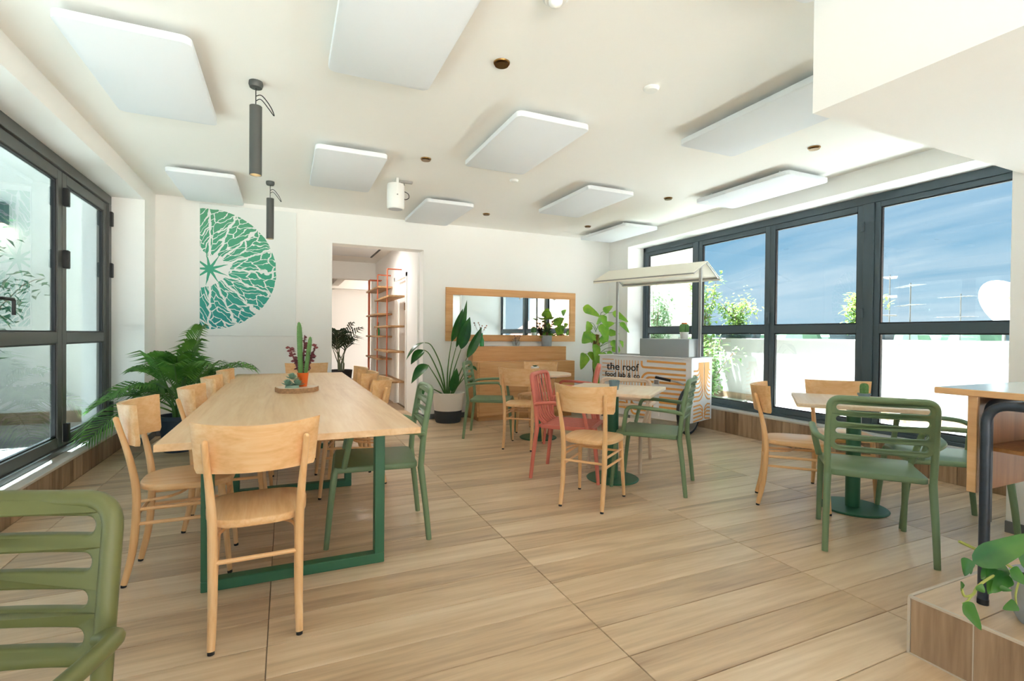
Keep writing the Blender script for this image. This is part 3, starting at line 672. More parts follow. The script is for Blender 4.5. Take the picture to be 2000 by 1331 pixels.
# ------------------------------------------------------------------ chairs
def wood_chair():
    t = thing('wooden_chair', '', 'chair', (0, 0, 0))
    n = 22; ol = []
    for i in range(44):                                   # seat outline: rounder at the front, narrower at the back
        a = 2*math.pi*i/44; c_, s_ = math.cos(a), math.sin(a); e = .62
        x = math.copysign(abs(c_)**e, c_); y = math.copysign(abs(s_)**e, s_)
        ol.append((x*(.192+.018*y), .012+y*.203))
    seat = MB().prism(ol, .443, .474, bev=.007); seat.obj('seat', BEECHY, t, smooth=50)
    # bent back panel
    b = MB(); m_ = 20; rows = [(.672, .205), (.69, .213), (.76, .219), (.835, .227), (.853, .229)]; lay = []
    for off in (0, .019):
        for z, hw in rows:
            for i in range(m_+1):
                u = -1+2*i/m_; x = u*hw; y = -.277-(z-.76)*.16+.098*(x/.22)**2
                zz_ = z+(.010*u*u if z > .8 else -.004*u*u if z < .7 else 0)
                b.v.append((x, y+off, zz_))
    k = m_+1; q_ = len(rows)*k
    for L0 in (0, q_):
        for r_ in range(len(rows)-1):
            for i in range(m_): a_ = L0+r_*k+i; b.f.append((a_, a_+1, a_+k+1, a_+k))
    for i in range(m_):
        b.f.append((i, i+1, q_+i+1, q_+i)); a_ = (len(rows)-1)*k+i; b.f.append((a_, a_+1, q_+a_+1, q_+a_))
    for r_ in range(len(rows)-1):
        for e_ in (0, m_): a_ = r_*k+e_; b.f.append((a_, a_+k, q_+a_+k, q_+a_))
    b.obj('backrest', BEECHX, t, smooth=50)
    for s in (-1, 1):
        p = smooth_path([(s*.152, -.232, .012), (s*.150, -.200, .16), (s*.151, -.186, .32), (s*.153, -.186, .46), (s*.160, -.208, .60), (s*.170, -.243, .74), (s*.173, -.258, .795)], 4)
        rd = [.0125+.0055*math.sin(math.pi*min(1, j/(len(p)-1)*1.15+.08)) for j in range(len(p))]
        rl = MB().tube(p, rd, 12).ball(p[-1], rd[-1], 12); rl.obj('rear_leg', BEECHZ, t, smooth=60)
        MB().tube([(s*.152, -.233, 0), (s*.152, -.232, .014)], .0122, 12).obj('foot_cap', BLACK, t)
        p = smooth_path([(s*.176, .205, .012), (s*.172, .196, .12), (s*.165, .180, .28), (s*.158, .165, .445)], 4)
        MB().tube(p, [.0115+.006*j/(len(p)-1) for j in range(len(p))], 12).obj('front_leg', BEECHZ, t, smooth=60)
        MB().tube([(s*.176, .2055, 0), (s*.176, .205, .014)], .0115, 12).obj('foot_cap', BLACK, t)
        for z in (.358, .290): MB().tube([(s*.151, -.190, z), (s*(.153+(.445-z)*.045+.004), .172+(.445-z)*.085, z+.004)], [.0085, .0095], 8).obj('side_stretcher', BEECHY, t)
    MB().tube([(-.150, -.190, .322), (.150, -.190, .322)], .009, 8).obj('rear_stretcher', BEECHX, t)
    MB().tube([(-.164, .178, .345), (.164, .178, .345)], .009, 8).obj('front_stretcher', BEECHX, t)
    hp = smooth_path([(-.150, -.188, .395), (-.12, -.05, .40), (0, .0, .402), (.12, -.05, .40), (.150, -.188, .395)], 5)
    MB().tube(hp, .007, 8).obj('bent_brace', BEECHX, t)
    return t

def slotted_panel(w, z0, z1, slots, r_out, r_slot, depth, bevel, warp):
    """moulded panel with rounded slots, bent by warp(x, z) -> (x, y, z)"""
    cu_ = bpy.data.curves.new('panel', 'CURVE'); cu_.dimensions = '2D'; cu_.fill_mode = 'BOTH'; cu_.extrude = depth; cu_.bevel_depth = bevel; cu_.bevel_resolution = 2
    def spl(pts):
        s_ = cu_.splines.new('POLY'); s_.points.add(len(pts)-1)
        for p_, c_ in zip(s_.points, pts): p_.co = (c_[0], c_[1], 0, 1)
        s_.use_cyclic_u = True
    def dense(pts):
        out = []
        for i in range(len(pts)):
            a, b = Vector(pts[i]), Vector(pts[(i+1) % len(pts)]); k = max(1, int((b-a).length/.035))
            out += [tuple(a+(b-a)*j/k) for j in range(k)]
        return out
    spl(dense(rrect(-w, z0, w, z1, r_out, 6)))
    for (a, b, hw) in slots: spl(dense(rrect(-hw, a, hw, b, min(r_slot, (b-a)*.49), 5)))
    ob = bpy.data.objects.new('tmp', cu_); COL.objects.link(ob)
    dg = bpy.context.evaluated_depsgraph_get(); me = bpy.data.meshes.new_from_object(ob.evaluated_get(dg)); bpy.data.objects.remove(ob)
    for v in me.vertices: v.co = Vector(warp(v.co.x, v.co.y, v.co.z))
    return me
def arm_chair(name, ml, ribbed=False):
    t = thing(name, '', 'chair', (0, 0, 0))
    def by(x, z): return -.232-max(0, z-.52)*.17-.030*(1-(x/.25)**2)*min(1, max(0, (z-.42)/.2))
    for s in (-1, 1):
        p = smooth_path([(s*.250, -.285, 0), (s*.245, -.262, .22), (s*.238, -.235, .43)], 5)
        MB().tube(p, [.0155+.004*j/(len(p)-1) for j in range(len(p))], 12).obj('rear_leg', ml, t, smooth=60)
        MB().tube([(s*.228, .282, 0), (s*.226, .262, .22), (s*.224, .240, .42), (s*.219, .226, .445)], [.0145, .017, .019, .018], 12).obj('front_leg', ml, t, smooth=60)
        ap = fillet(smooth_path([(s*.238, by(.24, .625)+.002, .616), (s*.272, -.222, .632), (s*.291, -.17, .642), (s*.294, -.02, .653)], 4)+[Vector((s*.286, .150, .657)), Vector((s*.240, .190, .450))], .05, 6)
        MB().tube(ap, .0150, 12, sx=1.3).obj('armrest', ml, t, smooth=60)
    top_z = .868; w = .243
    fp = fillet([(-w+.004, -.235, .42), (-w, by(w, .62), .62), (-w+.006, by(w, top_z), top_z), (0, by(0, top_z), top_z), (w-.006, by(w, top_z), top_z), (w, by(w, .62), .62), (w-.004, -.235, .42)], .055, 7)
    MB().tube(fp, .0175, 12).obj('back_frame', ml, t, smooth=60)
    if not ribbed:
        sl = [(.597+i*.0668, .597+i*.0668+.044, .213) for i in range(4)]
        me = slotted_panel(.236, .574, .872, sl, .05, .0215, .006, .005, lambda x, y_, d: (x, by(x, y_)+d, y_))
        me.materials.append(ml); me.shade_smooth(); me.set_sharp_from_angle(angle=R(50))
        o = bpy.data.objects.new('backrest', me); COL.objects.link(o); o.parent = t
        ol = arc((.195, -.185), .035, 180+90, 360, 4)+[(.232, 0.05)]+arc((.205, .215), .035, 0, 90, 5)+arc((-.205, .215), .035, 90, 180, 5)+[(-.232, .05)]+arc((-.195, -.185), .035, 180, 270, 4)
        s_ = MB().prism(ol, .418, .452, bev=.008); s_.obj('seat', ml, t, smooth=50)
    else:
        for i in range(7):
            x = -.192+.064*i
            p = smooth_path([(x*.9, -.19, .452), (x*.94, -.238, .50), (x, by(x, .60), .60), (x, by(x, .74), .74), (x, by(x, .84)-.004, .84), (x*1.0, by(x, .868)-.004, .868)], 4)
            MB().tube(p, .0085, 8, sx=1.75, up=(0, 1, 0)).obj('back_rib', ml, t, smooth=60)
        MB().bbox((-.215, -.235, .425), (.215, -.195, .452), .008).obj('seat_rear_bar', ml, t); MB().bbox((-.225, .205, .425), (.225, .24, .452), .008).obj('seat_front_bar', ml, t)
        for s in (-1, 1): MB().bbox((s*.205, -.21, .42), (s*.232, .22, .453), .008).obj('seat_side_bar', ml, t)
        for i in range(9):
            x = -.185+.04625*i; MB().bbox((x-.016, -.2, .432), (x+.016, .21, .450), .005).obj('seat_rib', ml, t)
    return t
wc = wood_chair(); ga = arm_chair('plastic_armchair', GREENP); ra = arm_chair('ribbed_armchair', REDP, True)
first = {}
def put(proto, x, y, phi, label, group):
    if proto.name not in first:
        first[proto.name] = 1; proto.location = (x, y, 0); proto.rotation_euler = (0, 0, R(phi)); proto['label'] = label; proto['group'] = group; return proto
    return dup(proto, (x, y, 0), R(phi), label, group)
GL, GF, GM, GR = 'chairs round the long table', 'chairs at the far round table', 'chairs at the middle table', 'chairs at the table by the right windows'
put(wc, -.105, 2.385, 2, 'beech chair at the head of the long table with its back to the open floor', GL)
put(wc, -.455, 3.03, -90, 'beech chair on the window side of the long table, first beside the table head', GL)
put(wc, -.32, 3.68, -90, 'beech chair on the window side of the long table, second from its near head', GL)
put(wc, -.30, 4.45, -90, 'beech chair on the window side of the long table, third from its near head', GL)
put(wc, -.28, 5.22, -90, 'beech chair on the window side of the long table, fourth, by the palm', GL)
put(wc, .22, 5.99, 180, 'beech chair at the far head of the long table before the white wall', GL)
put(wc, .47, 3.98, 76, 'beech chair on the aisle side of the long table, next to the green armchair', GL)
put(wc, .48, 4.66, 76, 'beech chair on the aisle side of the long table, middle one of three', GL)
put(wc, .48, 5.28, 88, 'beech chair on the aisle side of the long table, last before the corridor', GL)
put(ga, .514, 3.145, 83.8, 'sage green plastic armchair tucked under the aisle side of the long table', GL)
put(ga, 2.73, 3.244, 40.2, 'sage green plastic armchair at the middle table before the food cart', GM)
put(ga, 3.157, 1.83, -50.3, 'sage green plastic armchair with its back to the open floor at the window table', GR)
put(ga, 3.912, 1.83, 45.6, 'sage green plastic armchair partly hidden behind the old school desk', GR)
put(ga, 2.243, 5.573, -119.8, 'sage green plastic armchair beside the bird-of-paradise plant and oak cabinet', GF)
put(wc, 2.352, 4.906, -41, 'beech chair with its back to the room at the far round table', GF)
put(wc, 2.86, 5.60, 134, 'beech chair facing the room behind the far round table, before the cabinet', GF)
put(wc, 2.044, 3.085, -53, 'beech chair with its back to the room at the middle table', GM)
bg_ = arm_chair('plastic_armchair', mat('beige_plastic', (222, 196, 172), .45)); bg_.location = (2.875, 3.885, 0); bg_.rotation_euler = (0, 0, R(133.8)); bg_.scale = (1, 1, .89); bg_['label'] = 'pale beige plastic armchair behind the middle table before the striped cart'; bg_['group'] = GM
put(wc, 3.358, 2.466, -139, 'beech chair side-on at the window table beside the tiled plinth', GR)
put(wc, 3.905, 2.47, 133.8, 'beech chair facing the room behind the window table, next to the glass', GR)
put(ra, 2.263, 3.75, -134.7, 'coral red ribbed armchair between the middle and far tables', GM)
put(ra, 2.97, 4.93, 55, 'coral red ribbed armchair mostly hidden behind the middle table', GF)
og = arm_chair('plastic_armchair', OLIVEP); og.location = (-.612, 1.005, 0); og.rotation_euler = (0, 0, R(165)); og['label'] = 'olive green plastic armchair standing apart, cut off in the foreground'

# ------------------------------------------------------------------ tables
lt = thing('long_table', 'long oak dining table on green steel loop frames', 'table', (0, 0, 0))
MB().bbox((-.468, 2.345, .73), (.588, 4.168, .76), .002).obj('tabletop', OAK, lt); MB().bbox((-.468, 4.170, .73), (.588, 6.02, .76), .002).obj('tabletop', OAK, lt)
for yf in (2.67, 4.115, 5.57):
    f = MB(); a, b, wd, d = -.352, .478, .05, .06
    f.bbox((a, yf, 0), (b, yf+d, .05), .003).bbox((a, yf, .68), (b, yf+d, .73), .003).bbox((a, yf, .05), (a+wd, yf+d, .68), .003).bbox((b-wd, yf, .05), (b, yf+d, .68), .003)
    f.obj('loop_frame', GREENM, lt)
def cafe(x, y, rot, shape, label):
    t = thing('cafe_table', label, 'table', (x, y, 0), R(rot), 'café tables')
    if shape == 'square': MB().prism(rrect(-.372, -.372, .372, .372, .012, 3), .735, .76, bev=.002).obj('tabletop', PALEOAK, t)
    else: MB().lathe([(0, .735), (.378, .735), (.38, .74), (.38, .757), (.377, .76), (0, .76)], 48).obj('tabletop', PALEOAK, t)
    MB().lathe([(.045, .012), (.045, .70)], 28).obj('column', GREENM, t)
    MB().lathe([(0, 0), (.215, 0), (.218, .006), (.21, .012), (0, .013)], 48).obj('base', GREENM, t)
    MB().bbox((-.22, -.03, .71), (.22, .03, .735), .003).bbox((-.03, -.22, .71), (.03, .22, .735), .003).obj('top_bracket', GREENM, t)
    return t
cafe(3.672, 2.24, 39.3, 'square', 'square pale table on green column by the right windows')
cafe(2.52, 3.50, 40, 'square', 'square pale table on green column in front of the food cart')
cafe(2.71, 5.24, 40, 'round', 'round pale table on green column in front of the oak cabinet')

# ------------------------------------------------------------------ food cart
CX0, CY0 = 4.43, 4.59
ct = thing('food_cart', 'white food cart with orange curved stripes, black lettering and a cream awning', 'cart', (CX0, CY0, 0), R(110))
L_, D_, ZB, ZT = 1.34, .56, .16, .93
MB().bbox((0, -D_, ZB), (L_, 0, ZT), .004).obj('body', CARTW, ct)
MB().bbox((-.012, -D_-.012, ZT), (L_+.012, .012, ZT+.018), .003).obj('counter', CARTW, ct)
def fr3(u, v, e=.002): return (L_-u, e, v)
def sd3(w, v, e=.002): return (-e, -w, v)
def qarc(c, r, a0, a1, n=7): return arc(c, r, a0, a1, n)
pr_ = MB(); sw = .027
def fline(pts): pr_.ribbon([fr3(*p) for p in pts], sw, .0015, (0, 1, 0))
for i in range(9):                                        # upright stripes behind the lettering
    sw = .009; u = .27+i*.043; fline([(u, .885), (u, .66), (u, .60-.012*i)])
for i in range(6): v = .885-i*.055; fline([(.05, v), (.235, v)])
sw = .027
fline([(.665, .885)]+qarc((.70, .84), .035, 180, 270)+[(1.27, .80)])
fline([(.74, .885), (1.27, .872)])
for i in range(3):                                        # nested bends that turn right
    r = .11-.035*i; u0, v0 = .665+.05*i, .735-.055*i
    fline([(u0, .46), (u0, v0-r)]+[(p[0], p[1]) for p in reversed(qarc((u0+r, v0-r), r, 90, 180))][::1]+[(1.27, v0-.004)])
for i in range(5): v = .555-i*.06; fline([(.82, v), (1.27, v)])
for i in range(5):
    v = .50-i*.06; fline([(.06, v), (.40, v)]+qarc((.40, v-.05), .05, 90, 0)+[(.45, v-.09)]); fline([(.52, v+.03), (.52, v-.02)]+qarc((.57, v-.02), .05, 180, 270)+[(.74, v-.07)])
for i in range(4): v = .255-i*.0; 
pr_.obj('front_stripes', ORANGE, ct)
ps = MB()
def sline(pts): ps.ribbon([sd3(*p) for p in pts], .019, .0015, (-1, 0, 0))
cxw = .33
for i in range(8):                                        # side panel: stripes sweep in from both edges and rise along the middle
    o_ = .018+.017*i; v = .42+.052*i
    r = max(.03, .13-.012*i)
    for s in (-1, 1):
        xe = .055 if s < 0 else .505; xi = cxw+s*o_
        if abs(xe-xi) < r+.01: r2 = max(.008, abs(xe-xi)-.012)
        else: r2 = r
        if v+r2 < .88:
            sline([(xe, v), (xi+s*r2, v)]+([(p[0], p[1]) for p in qarc((xi+s*r2, v+r2), r2, 270, 180 if s > 0 else 360, 6)])+[(xi, min(.885, v+r2+.36-.02*i))])
for i in range(5):
    v = .375-.045*i
    for s in (-1, 1):
        xe = .055 if s < 0 else .505
        sline([(xe, v-.02), (cxw+s*(.10-.01*i), v-.01)]+[(cxw+s*(.05-.008*i), v-.035), (cxw+s*.018, v-.09)] if v-.09 > .19 else [(xe, v-.02), (cxw+s*.03, v-.005)])
ps.obj('side_stripes', ORANGE, ct)
def lettering(txt, u0, v0, width, size, name):
    cu_ = bpy.data.curves.new('t', 'FONT'); cu_.body = txt; cu_.size = size; cu_.extrude = .001; cu_.offset = .0012
    ob = bpy.data.objects.new('t', cu_); COL.objects.link(ob); dg = bpy.context.evaluated_depsgraph_get()
    me = bpy.data.meshes.new_from_object(ob.evaluated_get(dg)); bpy.data.objects.remove(ob)
    mxw = max(v.co.x for v in me.vertices); k = width/mxw
    for v in me.vertices: v.co = Vector((L_-(u0+v.co.x*k), .0045+v.co.z, v0+v.co.y))
    me.materials.clear(); me.materials.append(INK); o = bpy.data.objects.new(name, me); COL.objects.link(o); o.parent = ct; return o
for w_, a_, b_ in (('the', 0, .41), ('roof', .50, 1)): lettering(w_, .125+.50*a_, .748, .50*(b_-a_), .135, 'printed_word')
for w_, a_, b_ in (('food', 0, .325), ('lab', .395, .60), ('&', .66, .755), ('co', .83, 1)): lettering(w_, .10+.54*a_, .655, .54*(b_-a_), .092, 'printed_word')
MB().bbox((.42, .001, .2), (.50, .006, .66), .001).obj('door_strip', CARTW, ct); MB().bbox((.43, .005, .60), (.49, .011, .655), .002).obj('door_latch', STEEL, ct); MB().lathe([(0, 0), (.014, 0), (.014, .01), (0, .012)], 14, M=Matrix.Translation((.47, .006, .27)) @ Matrix.Rotation(R(-90), 4, 'X')).obj('door_lock', BLACK, ct)
sb = MB().bbox((.06, -.33, ZT+.018), (.74, -.05, ZT+.245), .006); sb.obj('steel_box', STEEL, ct)
MB().bbox((.76, -.34, ZT+.018), (1.22, -.33, ZT+.03), .002).bbox((.76, -.20, ZT+.018), (1.24, -.19, ZT+.03), .002).obj('counter_rail', GREYM, ct)
for x in (.035, 1.245): MB().bbox((x-.016, -.296, ZT), (x+.016, -.264, 2.10), .003).obj('awning_post', GREYM, ct)
aw = MB(); e0, e1, rz_, ez = -.05, 1.40, 2.135, 1.965
def slope(y0, z0, y1, z1, m_):
    th = .006
    m_.add([(e0, y0, z0), (e1, y0, z0), (e1, y1, z1), (e0, y1, z1), (e0, y0, z0-th), (e1, y0, z0-th), (e1, y1, z1-th), (e0, y1, z1-th)], [(0,1,2,3),(7,6,5,4),(0,4,5,1),(1,5,6,2),(2,6,7,3),(3,7,4,0)])
slope(-.28, rz_, .075, ez, aw); slope(-.28, rz_, -.635, ez, aw)
slope(.075, ez, .08, ez-.035, aw); slope(-.635, ez, -.64, ez-.035, aw); aw.obj('awning', CANVAS, ct, smooth=0)
for x in (e0+.015, e1-.015):
    MB().tube([(x, .07, ez-.012), (x, -.28, rz_-.018), (x, -.63, ez-.012)], .011, 8).obj('awning_rafter', GREYM, ct)
for y in (.07, -.63): MB().tube([(e0, y, ez-.014), (e1, y, ez-.014)], .011, 8).obj('awning_eave_rail', GREYM, ct)
MB().tube([(e0, -.28, rz_-.02), (e1, -.28, rz_-.02)], .010, 8).obj('awning_ridge_rail', GREYM, ct)
def wheel(x, yc, r):
    M = Matrix.Translation((x, yc, r)) @ Matrix.Rotation(R(90), 4, 'Y')
    ty = MB(); rg = [(r-.018+.018*math.cos(a), .018*math.sin(a)) for a in [2*math.pi*i/10 for i in range(11)]]; ty.lathe(rg, 44, M=M); ty.obj('tyre', BLACK, ct)
    MB().lathe([(r-.055, -.010), (r-.036, -.012), (r-.036, .012), (r-.055, .010), (r-.055, -.010)], 44, M=M).obj('rim', GREYM, ct)
    sp_ = MB()
    for i in range(20):
        a = 2*math.pi*i/20; sp_.tube([M @ Vector((.02*math.cos(a+.5), .02*math.sin(a+.5), .02 if i % 2 else -.02)), M @ Vector(((r-.05)*math.cos(a), (r-.05)*math.sin(a), 0))], .0016, 4)
    o = sp_.obj('spoke_set', STEEL, ct, smooth=0); MB().lathe([(0, -.04), (.02, -.04), (.02, .04), (0, .04)], 14, M=M).obj('hub', STEEL, ct)
wheel(.075, -.10, .30); wheel(1.27, -.10, .30)
MB().tube(fillet([(.10, -.02, .62), (.10, .14, .66), (.34, .20, .70)], .05, 5), .011, 8).obj('push_handle', STEEL, ct); MB().tube([(.18, .162, .673), (.36, .206, .704)], .017, 10).obj('handle_grip', BLACK, ct)
for x in (.30, 1.05): MB().bbox((x-.02, -.3, .0), (x+.02, -.26, ZB), .003).obj('prop_leg', GREYM, ct)

def world_of(o, p): return Matrix.Translation(o.location) @ Matrix.Rotation(o.rotation_euler[2], 4, 'Z') @ Vector(p)

# ------------------------------------------------------------------ small pots and table pieces
def leaf_surf(mb, base, d, up, L, W, kind='lance', curl=.25, fold=.25, n=8):
    """one leaf blade with mid-rib fold and downward curl"""
    d = Vector(d).normalized(); s_ = d.cross(Vector(up)).normalized(); nn = s_.cross(d).normalized(); base = Vector(base); v = []; f = []
    for i in range(n+1):
        t_ = (i/n)**1.25
        if kind == 'lance': w = math.sin(math.pi*t_**.8)**.9
        elif kind == 'heart': w = ((1-t_)**.62)*(min(1, t_/.2)**.5)*1.08
        else: w = math.sin(math.pi*t_)**.6
        if i == n: w = 0.0
        w = max(w, .02)*W/2
        c_ = base+d*L*t_*(1-.15*curl*t_)-Vector((0, 0, 1))*curl*L*t_*t_
        v += [c_-s_*w+nn*fold*w, c_-s_*w*.5+nn*fold*w*.42, c_, c_+s_*w*.5+nn*fold*w*.42, c_+s_*w+nn*fold*w]
    for i in range(n):
        for j in range(4): f.append((5*i+j, 5*i+j+1, 5*i+6+j, 5*i+5+j))
    mb.add(v, f); return mb
def round_pot(q, r0_, r1_, h, m_, wall=.006, name='pot'):
    MB().lathe([(0, 0), (r0_, 0), (r1_, h), (r1_-wall, h), (r1_-wall*1.2, h-.015), (0, h-.015)], 28).obj(name, m_, q); MB().lathe([(0, h-.014), (r1_-wall*1.3, h-.014), (0, h-.010)], 20).obj('soil', SOIL, q)
def ribbed_cactus(q, base, h, r, ribs, m_, name='cactus_stem', lean=(0, 0), n=36):
    v = MB(); prof = [(.75, 0), (.95, .12), (1, .4), (1, .75), (.85, .9), (.55, .97), (.1, 1.0)]
    v.lathe([(r*a, h*b) for a, b in prof], n)
    v.v = [(x*(1+.16*math.cos(ribs*math.atan2(y, x)))+lean[0]*z/h+base[0], y*(1+.16*math.cos(ribs*math.atan2(y, x)))+lean[1]*z/h+base[1], z+base[2]) for x, y, z in v.v]
    o = v.obj(name, m_, q, smooth=70); sp_ = MB(); rng = random.Random(5)
    for k in range(ribs):
        for j in range(max(4, int(h/.018))):
            a = 2*math.pi*k/ribs; t_ = (j+.5)/max(4, int(h/.018)); rr = r*1.16*(1 if t_ < .8 else .8)
            p = Vector((rr*math.cos(a)+lean[0]*t_+base[0], rr*math.sin(a)+lean[1]*t_+base[1], h*t_+base[2]))
            for _ in range(2): e = p+Vector((math.cos(a)+rng.uniform(-.7, .7), math.sin(a)+rng.uniform(-.7, .7), rng.uniform(-.5, .7)))*.007; sp_.tube([p, e], [.0008, .0003], 3, cap=False)
    sp_.obj('spines', CACTR, o, smooth=0); return o
# table centrepiece
top(thing('wood_slice', 'round bark-edged wood slice serving as tray on the long table', 'tray', (.075, 4.12, .76)), 'round bark-edged wood slice serving as tray on the long table', 'tray')
ws = bpy.data.objects['wood_slice']; rng = random.Random(8); ring = []
for i in range(40):
    a = 2*math.pi*i/40; r = .148*(1+.05*math.sin(3*a+1)+.03*math.sin(7*a)+rng.uniform(-.012, .012)); ring.append((r*math.cos(a), r*math.sin(a)))
MB().prism(ring, 0, .034).obj('bark', mat('pale_bark', (186, 146, 108), .9, var=.25, vscale=60), ws); MB().prism([(x*.955, y*.955) for x, y in ring], .030, .0352).obj('cut_face', PALEOAK, ws)
q = thing('potted_spurge', 'orange pot with tall green spurge stems and purple leaves on the wood slice', 'plant', (.12, 4.135, .7955))
round_pot(q, .030, .042, .105, ORPOT)
ribbed_cactus(q, (-.018, 0, .09), .40, .019, 3, CACT, 'stem', (-.012, 0)); ribbed_cactus(q, (.016, .005, .09), .29, .016, 3, CACT, 'stem', (.035, 0))
for bx, lx, hh in ((-.02, -.075, .21), (.0, .012, .30), (.02, .075, .23), (.01, .04, .17)):
    MB().tube([(bx, .01, .09), (bx+lx*.5, .012, .09+hh*.5), (bx+lx, .015, .09+hh)], [.008, .006, .004], 7).obj('twig', PURP, q)
    lf = MB()
    for j in range(26):
        t_ = .2+.8*j/26; a = rng.uniform(0, 6.28); leaf_surf(lf, (bx+lx*t_, .012, .09+hh*t_), (math.cos(a), math.sin(a), .25), (rng.uniform(-1, 1), rng.uniform(-1, 1), .2), .036, .022, 'round', .2, .1, 3)
    o = lf.obj('leaf_cluster', PURP, q, smooth=0); o['kind'] = 'stuff'
q = thing('succulent_rosette', 'pale blue-green succulent lying on the wood slice', 'plant', (.045, 4.06, .7955))
for k in range(3):
    c_ = Vector(((-.03, 0, .0), (.035, .01, .0), (.0, .02, .045))[k]); lf = MB()
    for j in range(20):
        a = j*2.4; e = .15+j*.055; leaf_surf(lf, c_+Vector((0, 0, .012+.001*j)), (math.cos(a)*math.cos(e), math.sin(a)*math.cos(e), math.sin(e)), (0, 0, 1), .055-.0012*j, .034-.0006*j, 'round', -.1, .35, 5)
    lf.obj('rosette', SUCC, q, smooth=60)
MB().lathe([(0, 0), (.05, 0), (.045, .018), (0, .02)], 18).obj('moss_base', SUCC, q)
# little pots on the café tables
q = thing('potted_cactus', 'small ribbed green cactus in a blue-grey pot on the window table', 'plant', (3.70, 2.19, .76)); round_pot(q, .028, .036, .052, TEALPOT); ribbed_cactus(q, (0, 0, .042), .085, .024, 8, CACT)
MB().lathe([(.034, .044), (.040, .044), (.040, .056), (.034, .056)], 24).obj('pot_rim', TEALPOT, q)
q = thing('potted_succulent', 'tiny faceted blue-grey pot on the middle table', 'plant', (2.47, 3.42, .76)); MB().lathe([(0, 0), (.034, 0), (.046, .075), (.041, .077), (.038, .062), (0, .062)], 7).obj('pot', TEALPOT, q)
lf = MB()
for j in range(9): a = j*2.4; leaf_surf(lf, (0, 0, .062), (math.cos(a), math.sin(a), .5), (0, 0, 1), .03, .014, 'round', 0, .3, 4)
lf.obj('rosette', SUCC, q)
q = thing('potted_succulent', 'white cup with a dark little succulent on the far round table', 'plant', (2.60, 5.12, .76)); MB().lathe([(0, 0), (.028, 0), (.048, .085), (.043, .086), (.038, .07), (0, .07)], 24).obj('pot', WPLAS, q)
lf = MB()
for j in range(14): a = j*2.4; leaf_surf(lf, (0, 0, .07), (math.cos(a), math.sin(a), .9), (0, 0, 1), .045, .02, 'round', 0, .3, 4)
lf.obj('rosette', JADE, q)
p = world_of(ct, (.20, -.20, ZT+.245)); q = thing('potted_cactus', 'round cactus with orange flower tips in a white pot on the steel box', 'plant', p[:]); round_pot(q, .042, .055, .085, WPLAS)
ribbed_cactus(q, (0, 0, .07), .12, .05, 10, CACT); lf = MB()
for j in range(8): a = j*.785; lf.ball((.022*math.cos(a), .022*math.sin(a), .19), .012, 6)
lf.obj('flower_bud', mat('bud_orange', (224, 112, 58), .6), q)
# on the cabinet
q = thing('bottle_vase', 'green glass bottle holding dry flower twigs on the oak cabinet', 'bottle', (2.61, 6.86, 1.036)); MB().lathe([(0, 0), (.030, 0), (.032, .006), (.032, .09), (.012, .135), (.012, .19), (.009, .19), (.009, .01), (0, .01)], 24).obj('bottle', BOTTLE, q)
tw = MB(); fl = MB()
for a, h, r in ((.3, .30, .07), (2.6, .34, .07), (1.2, .27, .11)): tw.tube(smooth_path([(0, 0, .05), (0, 0, .19), (math.cos(a)*r, -.01, h)], 4), .0015, 4); fl.ball((math.cos(a)*r, -.01, h), .012, 8); fl.ball((math.cos(a)*r*.8, -.02, h-.03), .009, 8)
tw.obj('twigs', BARK, q); fl.obj('dry_flower', mat('dry_pink', (206, 160, 140), .9), q)
q = thing('glass_vase', 'clear glass vase with small dried flowers on the oak cabinet', 'vase', (3.16, 6.86, 1.036)); MB().lathe([(0, 0), (.05, 0), (.06, .04), (.055, .10), (.05, .10), (.054, .04), (.045, .006), (0, .006)], 26).obj('vase', CLEARG, q)
tw = MB(); fl = MB(); rng = random.Random(4)
for k in range(16):
    a = rng.uniform(0, 6.28); r = rng.uniform(.02, .08); h = rng.uniform(.10, .17); tw.tube([(0, 0, .01), (math.cos(a)*r*.6, math.sin(a)*r*.6, h*.6), (math.cos(a)*r, math.sin(a)*r, h)], .0012, 4); fl.ball((math.cos(a)*r, math.sin(a)*r, h), .009, 6)
tw.obj('twigs', BARK, q); fl.obj('dry_flower', mat('dry_brown', (150, 110, 96), .9), q)
q = thing('potted_jade', 'jade and pothos plant in a pale grey pot on the oak cabinet', 'plant', (3.67, 6.84, 1.036)); round_pot(q, .075, .082, .165, GREYPOT)
br = MB(); rng = random.Random(6); lf = MB()
for k in range(9):
    a = rng.uniform(0, 6.28); r = rng.uniform(.03, .15); h = rng.uniform(.22, .40); e = Vector((math.cos(a)*r, math.sin(a)*r*.45-.02, h)); br.tube([(0, 0, .15), e*.5+Vector((0, 0, .1)), e], [.008, .006, .003], 6)
    for j in range(22): b = rng.uniform(0, 6.28); p = e*(.5+.5*rng.random())+Vector((0, 0, .05)); leaf_surf(lf, p, (math.cos(b), math.sin(b)*.6, rng.uniform(-.3, .6)), (0, 0, 1), .04, .026, 'round', .05, .2, 3)
br.obj('branches', BARK, q); o = lf.obj('foliage', JADE, q, smooth=0); o['kind'] = 'stuff'
for (dx, dz, L, W) in ((-.09, .43, .13, .10), (.07, .44, .12, .09), (.13, .40, .12, .09), (.20, .30, .13, .05), (.17, .19, .12, .09), (-.19, .16, .08, .06), (.02, .45, .09, .06)):
    leaf_surf(MB(), (dx*.6, -.03, dz-.03), (dx*1.2, -.45, .25), (0, 0, 1), L, W, 'heart', .15, .15).obj('leaf', POTH, q)

